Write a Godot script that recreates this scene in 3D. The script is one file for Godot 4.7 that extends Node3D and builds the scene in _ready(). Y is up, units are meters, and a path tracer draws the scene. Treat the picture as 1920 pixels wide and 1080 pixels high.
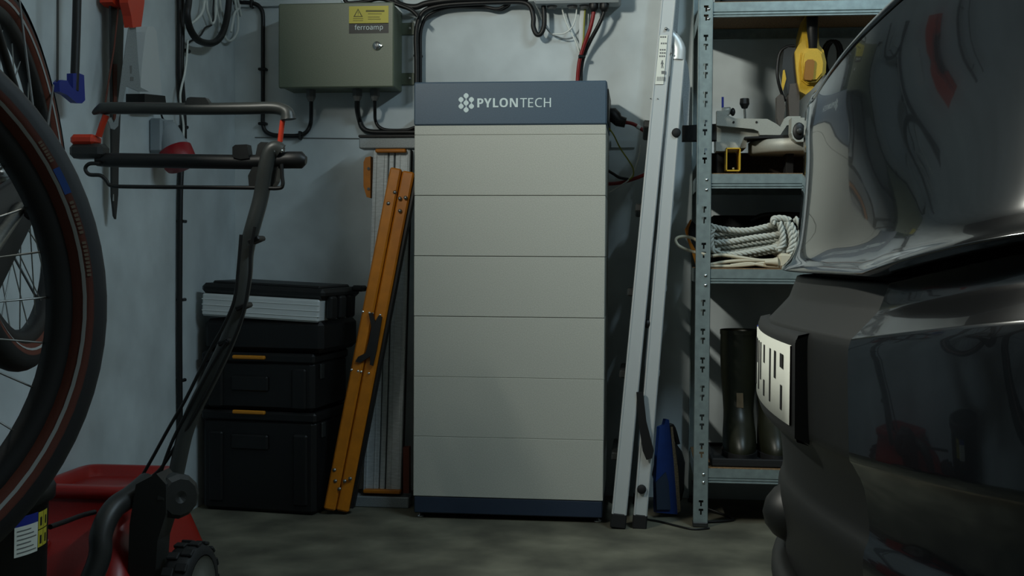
extends Node3D
# A garage corner: battery tower, electrical box, ladder, shelving, mower, bicycle and the end of a dark car.
# x runs right along the back wall, y is up, the back wall stands at z = ZW and the left wall at x = XL.

const FOCAL := 2200.0                      # focal length in pixels of the 1920 x 1080 frame
const EYE := Vector3(0, 0.8395, 0)
const ZW := -4.08
const XL := -1.443
var cb := Basis()
var M := {}
var used := {}
var sans: SystemFont
var bold: SystemFont

# ---------------------------------------------------------------- pixels to places
func ray(u, v) -> Vector3:
	return cb * Vector3((u - 960.0) / FOCAL, -(v - 540.0) / FOCAL, -1.0)
func onz(u, v, z) -> Vector3:
	var d = ray(u, v)
	return EYE + d * (z / d.z)
func onx(u, v, x) -> Vector3:
	var d = ray(u, v)
	return EYE + d * (x / d.x)
func ony(u, v, y) -> Vector3:
	var d = ray(u, v)
	return EYE + d * ((y - EYE.y) / d.y)
func onp(u, v, q: Vector3, n: Vector3) -> Vector3:
	var d = ray(u, v)
	return EYE + d * ((q - EYE).dot(n) / d.dot(n))
func zpts(list, z) -> Array:
	var r := []
	for q in list:
		r.append(onz(q[0], q[1], q[2] if q.size() > 2 else z))
	return r
func xpts(list, x) -> Array:
	var r := []
	for q in list:
		r.append(onx(q[0], q[1], q[2] if q.size() > 2 else x))
	return r

# ---------------------------------------------------------------- shapes
func S() -> SurfaceTool:
	var st := SurfaceTool.new()
	st.begin(Mesh.PRIMITIVE_TRIANGLES)
	return st
func tri(st, a, b, c):
	st.add_vertex(a)
	st.add_vertex(b)
	st.add_vertex(c)
func tri_out(st, a: Vector3, b: Vector3, c: Vector3, mid: Vector3):
	var n := (c - a).cross(b - a)
	if n.dot((a + b + c) / 3.0 - mid) < 0:
		tri(st, a, c, b)
	else:
		tri(st, a, b, c)
func quad_out(st, a, b, c, d, mid):
	tri_out(st, a, b, c, mid)
	tri_out(st, a, c, d, mid)
func quad(st, a, b, c, d):
	tri(st, a, b, c)
	tri(st, a, c, d)
func rbox(st, c: Vector3, size: Vector3, b := Basis(), bev := 0.003):
	st.set_smooth_group(-1)
	var h := size / 2.0
	bev = minf(bev, minf(h.x, minf(h.y, h.z)) * 0.9)
	var P = func(s: Array, ax: int) -> Vector3:
		var v := Vector3.ZERO
		for i in 3:
			v[i] = s[i] * (h[i] if i == ax else h[i] - bev)
		return c + b * v
	for ax in 3:
		var a1 := (ax + 1) % 3
		var a2 := (ax + 2) % 3
		for s in [-1, 1]:
			var q := []
			for k in [[-1, -1], [-1, 1], [1, 1], [1, -1]]:
				var g := [0, 0, 0]
				g[ax] = s
				g[a1] = k[0]
				g[a2] = k[1]
				q.append(P.call(g, ax))
			quad_out(st, q[0], q[1], q[2], q[3], c)
		if bev > 0.0:
			for s1 in [-1, 1]:
				for s2 in [-1, 1]:
					var g0 := [0, 0, 0]
					g0[a1] = s1
					g0[a2] = s2
					var g1 := g0.duplicate()
					g0[ax] = -1
					g1[ax] = 1
					quad_out(st, P.call(g0, a1), P.call(g1, a1), P.call(g1, a2), P.call(g0, a2), c)
	if bev > 0.0:
		for sx in [-1, 1]:
			for sy in [-1, 1]:
				for sz in [-1, 1]:
					var g := [sx, sy, sz]
					tri_out(st, P.call(g, 0), P.call(g, 1), P.call(g, 2), c)
func box2(st, lo: Vector3, hi: Vector3, bev := 0.003):
	rbox(st, (lo + hi) / 2.0, (hi - lo).abs(), Basis(), bev)
func spline(p: Array, n := 6) -> Array:
	var r := []
	for i in p.size() - 1:
		var a: Vector3 = p[maxi(i - 1, 0)]
		var b: Vector3 = p[i]
		var c: Vector3 = p[i + 1]
		var d: Vector3 = p[mini(i + 2, p.size() - 1)]
		for k in n:
			r.append(b.cubic_interpolate(c, a, d, float(k) / n))
	r.append(p[-1])
	return r
func frames(p: Array, closed := false) -> Array:
	var r := []
	var n := p.size()
	var prev := Vector3.ZERO
	for i in n:
		var t: Vector3
		if closed:
			t = p[(i + 1) % n] - p[(i - 1 + n) % n]
		else:
			t = p[mini(i + 1, n - 1)] - p[maxi(i - 1, 0)]
		t = t.normalized()
		if i == 0:
			prev = Vector3.UP if absf(t.y) < 0.9 else Vector3.RIGHT
		var u := (prev - t * prev.dot(t)).normalized()
		prev = u
		r.append([t, u, t.cross(u)])
	return r
func tube(st, p: Array, rad, seg := 10, closed := false, flat := 1.0):
	# rad is a number or one per point; flat squeezes the second axis
	var n := p.size()
	var fr := frames(p, closed)
	var rings := []
	for i in n:
		var rr: float = rad[i] if rad is Array else rad
		var ring := []
		for k in seg:
			var a := TAU * k / seg
			ring.append(p[i] + fr[i][1] * (cos(a) * rr) + fr[i][2] * (sin(a) * rr * flat))
		rings.append(ring)
	loft(st, rings, closed, not closed)
func loft(st, rings: Array, closed := false, caps := true):
	var n := rings.size()
	var seg: int = rings[0].size()
	st.set_smooth_group(0)
	for i in (n if closed else n - 1):
		var A: Array = rings[i]
		var B: Array = rings[(i + 1) % n]
		for k in seg:
			var k2 := (k + 1) % seg
			quad(st, A[k], B[k], B[k2], A[k2])
	if caps:
		st.set_smooth_group(-1)
		for e in [0, n - 1]:
			var c := Vector3.ZERO
			for q in rings[e]:
				c += q
			c /= seg
			for k in seg:
				if e == 0:
					tri(st, c, rings[e][k], rings[e][(k + 1) % seg])
				else:
					tri(st, c, rings[e][(k + 1) % seg], rings[e][k])
func cyl(st, a: Vector3, b: Vector3, r: float, seg := 16):
	tube(st, [a, b], r, seg)
func aim(axis: Vector3) -> Basis:
	# a basis whose y axis points along axis
	var y := axis.normalized()
	var x := (Vector3.UP if absf(y.y) < 0.9 else Vector3.RIGHT).cross(y).normalized()
	return Basis(x, y, x.cross(y))
func lathe(st, prof: Array, xf: Transform3D, seg := 28, a0 := 0.0, a1 := TAU, smooth := true):
	# prof: [radius, height] pairs, turned about local y
	st.set_smooth_group(0 if smooth else -1)
	for i in prof.size() - 1:
		for k in seg:
			var t0 := a0 + (a1 - a0) * k / seg
			var t1 := a0 + (a1 - a0) * (k + 1) / seg
			var q := []
			for e in [[i, t0], [i + 1, t0], [i + 1, t1], [i, t1]]:
				var f: Array = prof[e[0]]
				q.append(xf * Vector3(f[0] * cos(e[1]), f[1], f[0] * sin(e[1])))
			if prof[i][0] > 1e-6:
				tri(st, q[0], q[2], q[3]) if prof[i + 1][0] <= 1e-6 else quad(st, q[0], q[1], q[2], q[3])
			else:
				tri(st, q[0], q[1], q[2])
func ball(st, c: Vector3, r: Vector3, b := Basis(), seg := 16):
	var prof := []
	for i in 9:
		var a := -PI / 2 + PI * i / 8
		prof.append([cos(a), sin(a)])
	lathe(st, prof, Transform3D(b * Basis.from_scale(r), c), seg)
func slab(st, pts: Array, n: Vector3, thick: float, back := 0.0):
	# a flat outline with thickness: pts in one plane, front face pushed along n by thick
	n = n.normalized()
	var ux := (Vector3.UP if absf(n.y) < 0.9 else Vector3.RIGHT).cross(n).normalized()
	var uy := n.cross(ux)
	var poly := PackedVector2Array()
	for q in pts:
		poly.append(Vector2(q.dot(ux), q.dot(uy)))
	var idx := Geometry2D.triangulate_polygon(poly)
	var mid := Vector3.ZERO
	for q in pts:
		mid += q / pts.size()
	st.set_smooth_group(-1)
	var f := n * thick
	var k := -n * back
	for i in range(0, idx.size(), 3):
		tri_out(st, pts[idx[i]] + f, pts[idx[i + 1]] + f, pts[idx[i + 2]] + f, mid - n * 99)
		tri_out(st, pts[idx[i]] + k, pts[idx[i + 1]] + k, pts[idx[i + 2]] + k, mid + n * 99)
	for i in pts.size():
		var a: Vector3 = pts[i]
		var b: Vector3 = pts[(i + 1) % pts.size()]
		quad(st, a + f, b + f, b + k, a + k)
func zslab(st, list, z, thick, back := 0.0):
	slab(st, zpts(list, z), Vector3(0, 0, 1), thick, back)
func xslab(st, list, x, thick, back := 0.0):
	slab(st, xpts(list, x), Vector3(1, 0, 0), thick, back)

# ---------------------------------------------------------------- nodes
func numbered(called: String) -> String:
	used[called] = used.get(called, -1) + 1
	return called if used[called] == 0 else "%s_%03d" % [called, used[called]]
func meta(o, label, category, group := ""):
	o.set_meta("label", label)
	o.set_meta("category", category)
	if group:
		o.set_meta("group", group)
func thing(called: String, label: String, category: String, at := Vector3.ZERO, group := "") -> Node3D:
	var o := Node3D.new()
	o.name = numbered(called)
	add_child(o)
	o.position = at
	meta(o, label, category, group)
	return o
func origin(o: Node) -> Vector3:
	var v := Vector3.ZERO
	while o != self and o is Node3D:
		v += o.position
		o = o.get_parent()
	return v
func part(called: String, st: SurfaceTool, mat: Material, parent: Node, label := "") -> MeshInstance3D:
	var o := MeshInstance3D.new()
	o.name = called
	st.generate_normals()
	o.mesh = st.commit()
	o.material_override = mat
	parent.add_child(o, true)
	o.position = -origin(parent)
	if label:
		o.set_meta("label", label)
	return o
func single(called: String, st: SurfaceTool, mat: Material, label: String, category: String, group := "") -> MeshInstance3D:
	var o := part(numbered(called), st, mat, self)
	meta(o, label, category, group)
	return o
func struct(called: String, st: SurfaceTool, mat: Material) -> MeshInstance3D:
	var o := part(called, st, mat, self)
	o.set_meta("kind", "structure")
	return o
func wire(called, label, pts: Array, r: float, mat, category := "cable", group := "", n := 6, seg := 8) -> MeshInstance3D:
	var st := S()
	tube(st, spline(pts, n), r, seg)
	return single(called, st, mat, label, category, group)
func text(parent: Node, called: String, words: String, font: Font, mat: Material, left: Vector3, w: float, h: float, bx: Vector3, by: Vector3, depth := 0.0008) -> MeshInstance3D:
	# lettering whose box starts at left (lower left corner) and is w wide and h high
	var tm := TextMesh.new()
	tm.text = words
	tm.font = font
	tm.font_size = 64
	tm.pixel_size = 0.01
	tm.depth = 0.1
	var bb := tm.get_aabb()
	var o := MeshInstance3D.new()
	o.name = called
	o.mesh = tm
	o.material_override = mat
	parent.add_child(o, true)
	var b := Basis(bx * (w / bb.size.x), by * (h / bb.size.y), bx.cross(by) * (depth / 0.1))
	o.transform = Transform3D(b, left - origin(parent) - b * (bb.position + Vector3(0, 0, -0.0)))
	return o

# ---------------------------------------------------------------- materials
func noise_tex(freq: float, lo: float, hi: float, oct := 4, s := 7, size := 256, stretch := Vector2.ONE) -> ImageTexture:
	var f := FastNoiseLite.new()
	f.seed = s
	f.frequency = freq
	f.fractal_octaves = oct
	f.noise_type = FastNoiseLite.TYPE_SIMPLEX_SMOOTH
	var src := f.get_seamless_image(size, size)
	var im := Image.create(size, size, true, Image.FORMAT_RGB8)
	for y in size:
		for x in size:
			var g := src.get_pixel(int(x * stretch.x) % size, int(y * stretch.y) % size).r
			var q := lo + (hi - lo) * g
			im.set_pixel(x, y, Color(q, q, q))
	return ImageTexture.create_from_image(im)
func mat(key: String, c: Color, rough := 0.6, metal := 0.0, tex: Texture2D = null, scale := 1.0, bump := 0.0, coat := 0.0) -> StandardMaterial3D:
	var m := StandardMaterial3D.new()
	m.resource_name = key
	m.albedo_color = c
	m.roughness = rough
	m.metallic = metal
	if tex:
		m.albedo_texture = tex
		m.uv1_triplanar = true
		m.uv1_world_triplanar = true
		m.uv1_scale = Vector3.ONE * scale
		if bump > 0.0:
			m.heightmap_enabled = true
			m.heightmap_texture = tex
			m.heightmap_scale = bump
	if coat > 0.0:
		m.clearcoat_enabled = true
		m.clearcoat = coat
		m.clearcoat_roughness = 0.03
	M[key] = m
	return m
func materials():
	var soft := noise_tex(0.02, 0.86, 1.0, 4, 3)
	var fine := noise_tex(0.15, 0.80, 1.0, 3, 5)
	var blot := noise_tex(0.012, 0.55, 1.0, 5, 11, 512)
	var brush := noise_tex(0.05, 0.82, 1.0, 4, 9, 256, Vector2(1, 6))
	var chip := noise_tex(0.09, 0.55, 1.0, 4, 13)
	mat("wall", Color(0.83, 0.87, 0.88), 0.75, 0.0, soft, 0.7)
	mat("ceiling", Color(0.36, 0.37, 0.37), 0.9, 0.0, soft, 0.5)
	mat("concrete", Color(0.485, 0.475, 0.405), 0.7, 0.0, blot, 0.55)
	mat("battery_grey", Color(0.78, 0.785, 0.745), 0.42, 0.0, fine, 9.0)
	mat("battery_blue", Color(0.30, 0.38, 0.45), 0.42, 0.0, fine, 9.0)
	mat("battery_base", Color(0.14, 0.19, 0.26), 0.45)
	mat("logo", Color(0.80, 0.86, 0.86), 0.5)
	mat("olive", Color(0.46, 0.50, 0.42), 0.45, 0.0, fine, 8.0)
	mat("label_yellow", Color(0.74, 0.70, 0.20), 0.5)
	mat("label_ink", Color(0.40, 0.38, 0.16), 0.6)
	mat("label_black", Color(0.11, 0.12, 0.11), 0.5)
	mat("chrome", Color(0.85, 0.86, 0.86), 0.22, 1.0)
	mat("steel", Color(0.62, 0.63, 0.62), 0.35, 1.0, brush, 4.0)
	mat("zinc", Color(0.60, 0.66, 0.66), 0.42, 0.55, soft, 5.0)
	mat("alu", Color(0.76, 0.78, 0.78), 0.38, 0.25)
	mat("alu_dull", Color(0.62, 0.65, 0.66), 0.5, 0.3, fine, 6.0)
	mat("alu_white", Color(0.84, 0.87, 0.88), 0.5, 0.05, brush, 2.0)
	mat("alu_band", Color(0.86, 0.88, 0.88), 0.38, 0.2)
	mat("cast_grey", Color(0.70, 0.70, 0.66), 0.5, 0.25, fine, 10.0)
	mat("cast_dark", Color(0.36, 0.33, 0.30), 0.5, 0.3, fine, 10.0)
	mat("black", Color(0.045, 0.048, 0.052), 0.5)
	mat("black_matte", Color(0.05, 0.052, 0.056), 0.75, 0.0, fine, 12.0)
	mat("black_box", Color(0.03, 0.033, 0.04), 0.5, 0.0, fine, 14.0)
	mat("rubber", Color(0.085, 0.088, 0.092), 0.7, 0.0, fine, 20.0)
	mat("dark_grey", Color(0.18, 0.185, 0.18), 0.45, 0.0, fine, 14.0)
	mat("handle_grey", Color(0.24, 0.25, 0.24), 0.4, 0.0, fine, 14.0)
	mat("gland", Color(0.40, 0.41, 0.41), 0.5)
	mat("inverter_grey", Color(0.66, 0.69, 0.70), 0.55)
	mat("white_plastic", Color(0.80, 0.82, 0.82), 0.5)
	mat("white_cable", Color(0.86, 0.88, 0.86), 0.5)
	mat("cream_cable", Color(0.78, 0.75, 0.66), 0.5)
	mat("grey_cable", Color(0.45, 0.48, 0.48), 0.5)
	mat("red_cable", Color(0.50, 0.08, 0.09), 0.45)
	mat("earth", Color(0.55, 0.56, 0.18), 0.5)
	mat("yellow", Color(0.86, 0.70, 0.20), 0.42, 0.0, fine, 10.0)
	mat("amber", Color(0.55, 0.36, 0.06), 0.5)
	mat("orange_yellow", Color(0.80, 0.48, 0.06), 0.45, 0.0, soft, 3.0)
	mat("latch", Color(0.80, 0.52, 0.12), 0.45)
	mat("orange", Color(0.80, 0.22, 0.10), 0.45)
	mat("mower_red", Color(0.62, 0.07, 0.035), 0.38, 0.0, fine, 8.0)
	mat("socket_red", Color(0.55, 0.05, 0.10), 0.45)
	mat("socket_grey", Color(0.56, 0.60, 0.62), 0.5)
	mat("blue", Color(0.04, 0.14, 0.52), 0.45)
	mat("board_blue", Color(0.03, 0.19, 0.45), 0.5, 0.0, soft, 4.0)
	mat("rope", Color(0.83, 0.84, 0.80), 0.7, 0.0, fine, 25.0)
	mat("chipboard", Color(0.62, 0.48, 0.32), 0.8, 0.0, chip, 6.0)
	mat("filler_brown", Color(0.24, 0.19, 0.14), 0.75, 0.0, chip, 5.0)
	mat("wood_edge", Color(0.70, 0.62, 0.50), 0.7, 0.0, chip, 6.0)
	mat("boot", Color(0.13, 0.135, 0.085), 0.42, 0.0, soft, 6.0)
	mat("tan", Color(0.40, 0.17, 0.09), 0.65, 0.0, fine, 14.0)
	mat("patch_blue", Color(0.13, 0.28, 0.55), 0.5)
	mat("tyre_print", Color(0.44, 0.38, 0.31), 0.6)
	mat("reflex", Color(0.62, 0.63, 0.62), 0.4)
	mat("bike_red", Color(0.33, 0.09, 0.10), 0.35, 0.0, null, 1.0, 0.0, 0.5)
	mat("paint", Color(0.028, 0.034, 0.045), 0.16, 0.0, null, 1.0, 0.0, 1.0)
	mat("bumper", Color(0.07, 0.08, 0.08), 0.5, 0.0, fine, 16.0)
	mat("bumper_gloss", Color(0.035, 0.042, 0.055), 0.22, 0.0, null, 1.0, 0.0, 0.8)
	mat("plate_white", Color(0.85, 0.86, 0.82), 0.4)
	mat("print", Color(0.06, 0.06, 0.07), 0.6)
	mat("hub_grey", Color(0.36, 0.36, 0.33), 0.6)
	mat("wool", Color(0.42, 0.36, 0.27), 0.9)
	var gl := mat("car_glass", Color(0.02, 0.025, 0.03), 0.03)
	gl.clearcoat_enabled = true
	for e in [["tube_glow", Color(0.93, 0.97, 1.0), 9.0]]:
		var g := mat(e[0], e[1], 0.5)
		g.emission_enabled = true
		g.emission = e[1]
		g.emission_energy_multiplier = e[2]

# ---------------------------------------------------------------- start
func _ready():
	cb = Basis.from_euler(Vector3(-0.0287, 0.1082, 0.0059), EULER_ORDER_YXZ)
	var cam := Camera3D.new()
	cam.name = "camera"
	cam.transform = Transform3D(cb, EYE)
	cam.fov = rad_to_deg(2.0 * atan(540.0 / FOCAL))
	cam.near = 0.02
	add_child(cam)
	cam.current = true
	var we := WorldEnvironment.new()
	we.name = "environment"
	var env := Environment.new()
	env.background_mode = Environment.BG_COLOR
	env.background_color = Color(0.02, 0.022, 0.025)
	env.tonemap_mode = Environment.TONE_MAPPER_LINEAR
	env.tonemap_exposure = 1.0
	env.sdfgi_enabled = true
	env.ssao_enabled = true
	env.ssil_enabled = true
	we.environment = env
	add_child(we)
	# the twin tube lamp high on the left wall and the tube lamp over the car
	var key := AreaLight3D.new()
	key.name = "wall_lamp_light"
	add_child(key)
	key.area_size = Vector2(0.46, 0.16)
	key.look_at_from_position(Vector3(-1.345, 2.14, -1.75), Vector3(-0.345, 2.42, -1.78), Vector3.UP)
	key.light_color = Color(1.0, 1.0, 0.95)
	key.light_energy = 7.3
	key.area_range = 12.0
	key.area_attenuation = 2.0
	key.shadow_enabled = true
	var area := AreaLight3D.new()
	area.name = "tube_lamp_light"
	add_child(area)
	area.area_size = Vector2(0.10, 1.20)
	area.look_at_from_position(Vector3(0.85, 2.50, -2.1), Vector3(0.85, 0.0, -2.1), Vector3(0, 0, -1))
	area.light_color = Color(0.82, 0.94, 1.0)
	area.light_energy = 2.5
	area.area_range = 12.0
	area.area_attenuation = 2.0
	area.shadow_enabled = true
	sans = SystemFont.new()
	sans.font_names = PackedStringArray(["Droid Sans"])
	bold = SystemFont.new()
	bold.font_names = PackedStringArray(["Droid Sans"])
	bold.font_weight = 700
	materials()
	room()
	lamps(key.transform)
	car()
	battery()
	shelving()
	tool_boxes()
	saw_stand()
	sawhorse()
	ladder()
	electrical_box()
	inverter()
	cables()
	mitre_saw()
	shelf_goods()
	floor_goods()
	mower()
	bicycle()
	left_wall_tools()
	bin()

# ---------------------------------------------------------------- the room
func room():
	var x1 := 4.6
	var z1 := 2.6
	var H := 2.62
	var st := S()
	box2(st, Vector3(XL - 0.2, -0.2, ZW - 0.2), Vector3(x1 + 0.2, 0, z1 + 0.2), 0.0)
	struct("floor", st, M.concrete)
	st = S()
	box2(st, Vector3(XL - 0.2, H, ZW - 0.2), Vector3(x1 + 0.2, H + 0.2, z1 + 0.2), 0.0)
	struct("ceiling", st, M.ceiling)
	st = S()
	box2(st, Vector3(XL - 0.2, 0, ZW - 0.2), Vector3(x1 + 0.2, H, ZW), 0.0)
	struct("wall_back", st, M.wall)
	st = S()
	box2(st, Vector3(XL - 0.2, 0, ZW), Vector3(XL, H, z1), 0.0)
	struct("wall_left", st, M.wall)
	st = S()
	box2(st, Vector3(x1, 0, ZW), Vector3(x1 + 0.2, H, z1), 0.0)
	struct("wall_right", st, M.wall)
	st = S()
	box2(st, Vector3(XL - 0.2, 0, z1), Vector3(x1 + 0.2, H, z1 + 0.2), 0.0)
	struct("wall_front", st, M.wall)

func lamps(sx: Transform3D):
	var t := thing("wall_lamp", "white twin tube lamp fixed high on the left wall beyond the bow saw", "lamp", Vector3(XL, 2.14, -1.75))
	var B := sx.basis
	var c: Vector3 = sx.origin
	var st := S()
	rbox(st, c + B.z * 0.045, Vector3(0.54, 0.20, 0.05), B, 0.006)
	part("lamp_tray", st, M.white_plastic, t)
	st = S()
	rbox(st, Vector3(XL + 0.02, 2.13, -1.75), Vector3(0.04, 0.12, 0.3), Basis(), 0.004)
	part("wall_bracket", st, M.white_plastic, t)
	for s in [-1, 1]:
		st = S()
		tube(st, [c + B.z * 0.012 + B.y * 0.045 * s - B.x * 0.235, c + B.z * 0.012 + B.y * 0.045 * s + B.x * 0.235], 0.010, 14)
		part("lamp_tube", st, M.tube_glow, t, "glowing lamp tube")
		for e in [-1, 1]:
			st = S()
			rbox(st, c + B.z * 0.014 + B.y * 0.045 * s + B.x * 0.245 * e, Vector3(0.02, 0.03, 0.03), B, 0.003)
			part("tube_holder", st, M.white_plastic, t)
	t = thing("tube_lamp", "long white tube lamp fixed to the ceiling above the car", "lamp", Vector3(0.85, 2.62, -2.1))
	st = S()
	rbox(st, Vector3(0.85, 2.59, -2.1), Vector3(0.13, 0.06, 1.26), Basis(), 0.006)
	part("lamp_body", st, M.white_plastic, t)
	st = S()
	tube(st, [Vector3(0.85, 2.545, -2.7), Vector3(0.85, 2.545, -1.5)], 0.018, 14)
	part("lamp_tube", st, M.tube_glow, t, "glowing lamp tube")
	for z in [-2.71, -1.49]:
		st = S()
		rbox(st, Vector3(0.85, 2.55, z), Vector3(0.05, 0.06, 0.03))
		part("tube_holder", st, M.white_plastic, t)

# ---------------------------------------------------------------- the car
func car_plan() -> Array:
	# plan line of the car's end and sides: [offset in x behind the foremost line, z]
	var r := []
	for x in [4.0, 2.6, 1.2, 0.75]:
		r.append([x, -2.75])
	for i in 10:
		var z := -2.72 + 0.82 * i / 9.0
		var t := -1.9 - z
		r.append([0.75 * t * t + 0.12 * pow(maxf(t - 0.5, 0.0) / 0.32, 4.0), z])
	for i in range(1, 26):
		var z := -1.9 + 0.90 * i / 25.0
		var t := z + 1.9
		r.append([0.30 * t * t + 0.25 * pow(maxf(t - 0.6, 0.0) / 0.3, 4.0), z])
	for x in [0.8, 1.4, 2.6, 4.0]:
		r.append([x, -0.985])
	return r
func car_patch(st, prof: Array, plan: Array, dx := 0.0):
	# prof: [height, x]; a smooth skin over the plan line
	st.set_smooth_group(0)
	var P = func(i, k) -> Vector3:
		var rise: float = 0.16 * clampf(plan[k][1] + 1.47, 0.0, 0.4) * clampf((prof[i][0] - 0.5) / 0.28, 0.0, 1.0) * clampf((1.0 - prof[i][0]) / 0.2, 0.0, 1.0)
		rise += 0.20 * clampf(plan[k][1] + 1.85, 0.0, 0.55) * smoothstep(0.85, 1.08, prof[i][0])
		var swell: float = 0.034 * smoothstep(-1.65, -1.25, plan[k][1]) * smoothstep(0.99, 0.83, prof[i][0]) * smoothstep(0.808, 0.816, prof[i][0])
		return Vector3(prof[i][1] + dx + plan[k][0] - swell, prof[i][0] + rise, plan[k][1])
	for i in prof.size() - 1:
		for k in plan.size() - 1:
			quad(st, P.call(i, k), P.call(i, k + 1), P.call(i + 1, k + 1), P.call(i + 1, k))
func smooth_prof(p: Array, n := 5) -> Array:
	var v := []
	for q in p:
		v.append(Vector3(q[0], q[1], 0))
	var r := []
	for q in spline(v, n):
		r.append([q.x, q.y])
	return r
func car():
	var t := thing("car", "dark glossy car parked by the shelving with a white plate on its bumper", "car", Vector3(0.2, 0, -1.87))
	var plan := car_plan()
	var st := S()
	car_patch(st, smooth_prof([[1.078, 0.264], [1.04, 0.262], [0.99, 0.262], [0.92, 0.258], [0.865, 0.252], [0.838, 0.243], [0.822, 0.230], [0.816, 0.230], [0.814, 0.25], [0.814, 0.30]]), plan)
	part("tailgate_panel", st, M.paint, t, "black high gloss upper panel")
	st = S()
	car_patch(st, smooth_prof([[1.20, 1.1], [1.165, 0.6], [1.135, 0.37], [1.118, 0.302], [1.108, 0.283], [1.094, 0.268], [1.085, 0.268], [1.082, 0.275]], 3), plan)
	var top := []
	for q in plan:
		top.append(Vector3(minf(q[0] + 1.1, 4.3), 1.20 + 0.20 * clampf(q[1] + 1.85, 0.0, 0.55), q[1]))
	part("shoulder_panel", st, M.paint, t)
	st = S()
	car_patch(st, [[1.10, 0.32], [1.07, 0.318], [1.0, 0.316], [0.93, 0.312], [0.87, 0.305], [0.83, 0.295], [0.80, 0.292], [0.5, 0.29], [0.3, 0.31]], plan)
	part("inner_shell", st, M.black_matte, t)
	# bumper: a textured centre and a glossy near corner
	var prof := smooth_prof([[0.808, 0.29], [0.808, 0.258], [0.800, 0.252], [0.778, 0.244], [0.768, 0.238], [0.742, 0.214], [0.735, 0.209], [0.71, 0.206], [0.60, 0.209], [0.585, 0.213], [0.555, 0.228], [0.50, 0.235], [0.478, 0.229], [0.45, 0.228], [0.40, 0.236], [0.33, 0.240], [0.27, 0.262], [0.22, 0.33]], 3)
	var a := []
	var b := []
	for q in plan:
		if q[1] < -1.47:
			a.append(q)
	b.append([0.30 * 0.432 * 0.432, -1.468])
	a.append([0.30 * 0.428 * 0.428, -1.472])
	for q in plan:
		if q[1] > -1.468:
			b.append(q)
	st = S()
	car_patch(st, prof, a)
	part("bumper_centre", st, M.bumper, t, "dark textured bumper")
	st = S()
	car_patch(st, prof, b, -0.008)
	part("bumper_corner", st, M.bumper_gloss, t, "glossy bumper corner")
	# plate with its holder
	var hold := []
	var pl := []
	var eu := []
	for i in 13:
		var z := -2.15 + 0.52 * i / 12.0
		hold.append([0.22 * pow(z + 1.88, 2.0) + 0.004, z])
	for i in 13:
		var z := -2.090 + 0.440 * i / 12.0
		pl.append([0.22 * pow(z + 1.88, 2.0) + 0.004, z])
	for i in 4:
		var z := -2.14 + 0.044 * i / 3.0
		eu.append([0.22 * pow(z + 1.88, 2.0) + 0.004, z])
	st = S()
	car_patch(st, [[0.735, 0.215], [0.731, 0.198], [0.72, 0.194], [0.595, 0.195], [0.585, 0.198], [0.58, 0.215]], hold)
	for e in [0, 12]:
		st.set_smooth_group(-1)
		quad(st, Vector3(0.215 + hold[e][0], 0.733, hold[e][1]), Vector3(0.195 + hold[e][0], 0.725, hold[e][1]), Vector3(0.195 + hold[e][0], 0.59, hold[e][1]), Vector3(0.215 + hold[e][0], 0.582, hold[e][1]))
	var holder := part("plate_holder", st, M.black, t)
	st = S()
	car_patch(st, [[0.716, 0.195], [0.715, 0.192], [0.605, 0.192], [0.604, 0.195]], pl)
	part("licence_plate", st, M.plate_white, holder, "white licence plate")
	st = S()
	car_patch(st, [[0.716, 0.195], [0.715, 0.192], [0.605, 0.192], [0.604, 0.195]], eu)
	part("plate_strip", st, M.blue, holder, "blue strip at the plate's end")
	var glyphs := [[-2.05, 0.62, 0.70, 0.014], [-2.015, 0.66, 0.70, 0.018], [-1.965, 0.62, 0.70, 0.012], [-1.925, 0.64, 0.70, 0.012], [-1.87, 0.62, 0.645, 0.014], [-1.87, 0.672, 0.70, 0.014], [-1.80, 0.62, 0.70, 0.012], [-1.755, 0.66, 0.70, 0.016], [-1.705, 0.68, 0.70, 0.03], [-1.705, 0.62, 0.655, 0.014]]
	for g in glyphs:
		st = S()
		var off: float = 0.22 * pow(g[0] + 1.88, 2.0) + 0.004
		rbox(st, Vector3(0.1915 + off, (g[1] + g[2]) / 2, g[0]), Vector3(0.001, g[2] - g[1], g[3]), Basis(), 0.0)
		part("plate_character", st, M.print, holder)
	# low details: tow cap, lower lip, reflector slots
	st = S()
	ball(st, Vector3(0.262, 0.425, -1.93), Vector3(0.06, 0.052, 0.06))
	part("tow_cover", st, M.bumper, t, "round tow cover under the bumper")
	st = S()
	tube(st, spline([Vector3(0.30, 0.36, -2.2), Vector3(0.235, 0.345, -1.9), Vector3(0.245, 0.33, -1.6), Vector3(0.30, 0.33, -1.3)], 6), 0.022, 10)
	part("bumper_lip", st, M.bumper, t)
	# the rest of the car, beyond the frame
	st = S()
	slab(st, top, Vector3.UP, 0.0, 0.02)
	part("deck", st, M.paint, t)
	st = S()
	var rings := []
	for q in [[1.19, 1.25, 4.2, -2.66, -1.08], [1.42, 1.55, 4.0, -2.56, -1.18], [1.58, 1.9, 3.8, -2.44, -1.28], [1.62, 2.0, 3.7, -2.36, -1.36]]:
		rings.append([Vector3(q[1], q[0], q[3]), Vector3(q[1], q[0], q[4]), Vector3(q[2], q[0], q[4]), Vector3(q[2], q[0], q[3])])
	st.set_smooth_group(-1)
	for i in 3:
		for k in 4:
			quad(st, rings[i][k], rings[i + 1][k], rings[i + 1][(k + 1) % 4], rings[i][(k + 1) % 4])
	part("car_window", st, M.car_glass, t)
	st = S()
	rbox(st, Vector3(2.85, 1.63, -1.87), Vector3(1.75, 0.03, 1.05), Basis(), 0.012)
	part("car_roof", st, M.paint, t)
	st = S()
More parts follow.
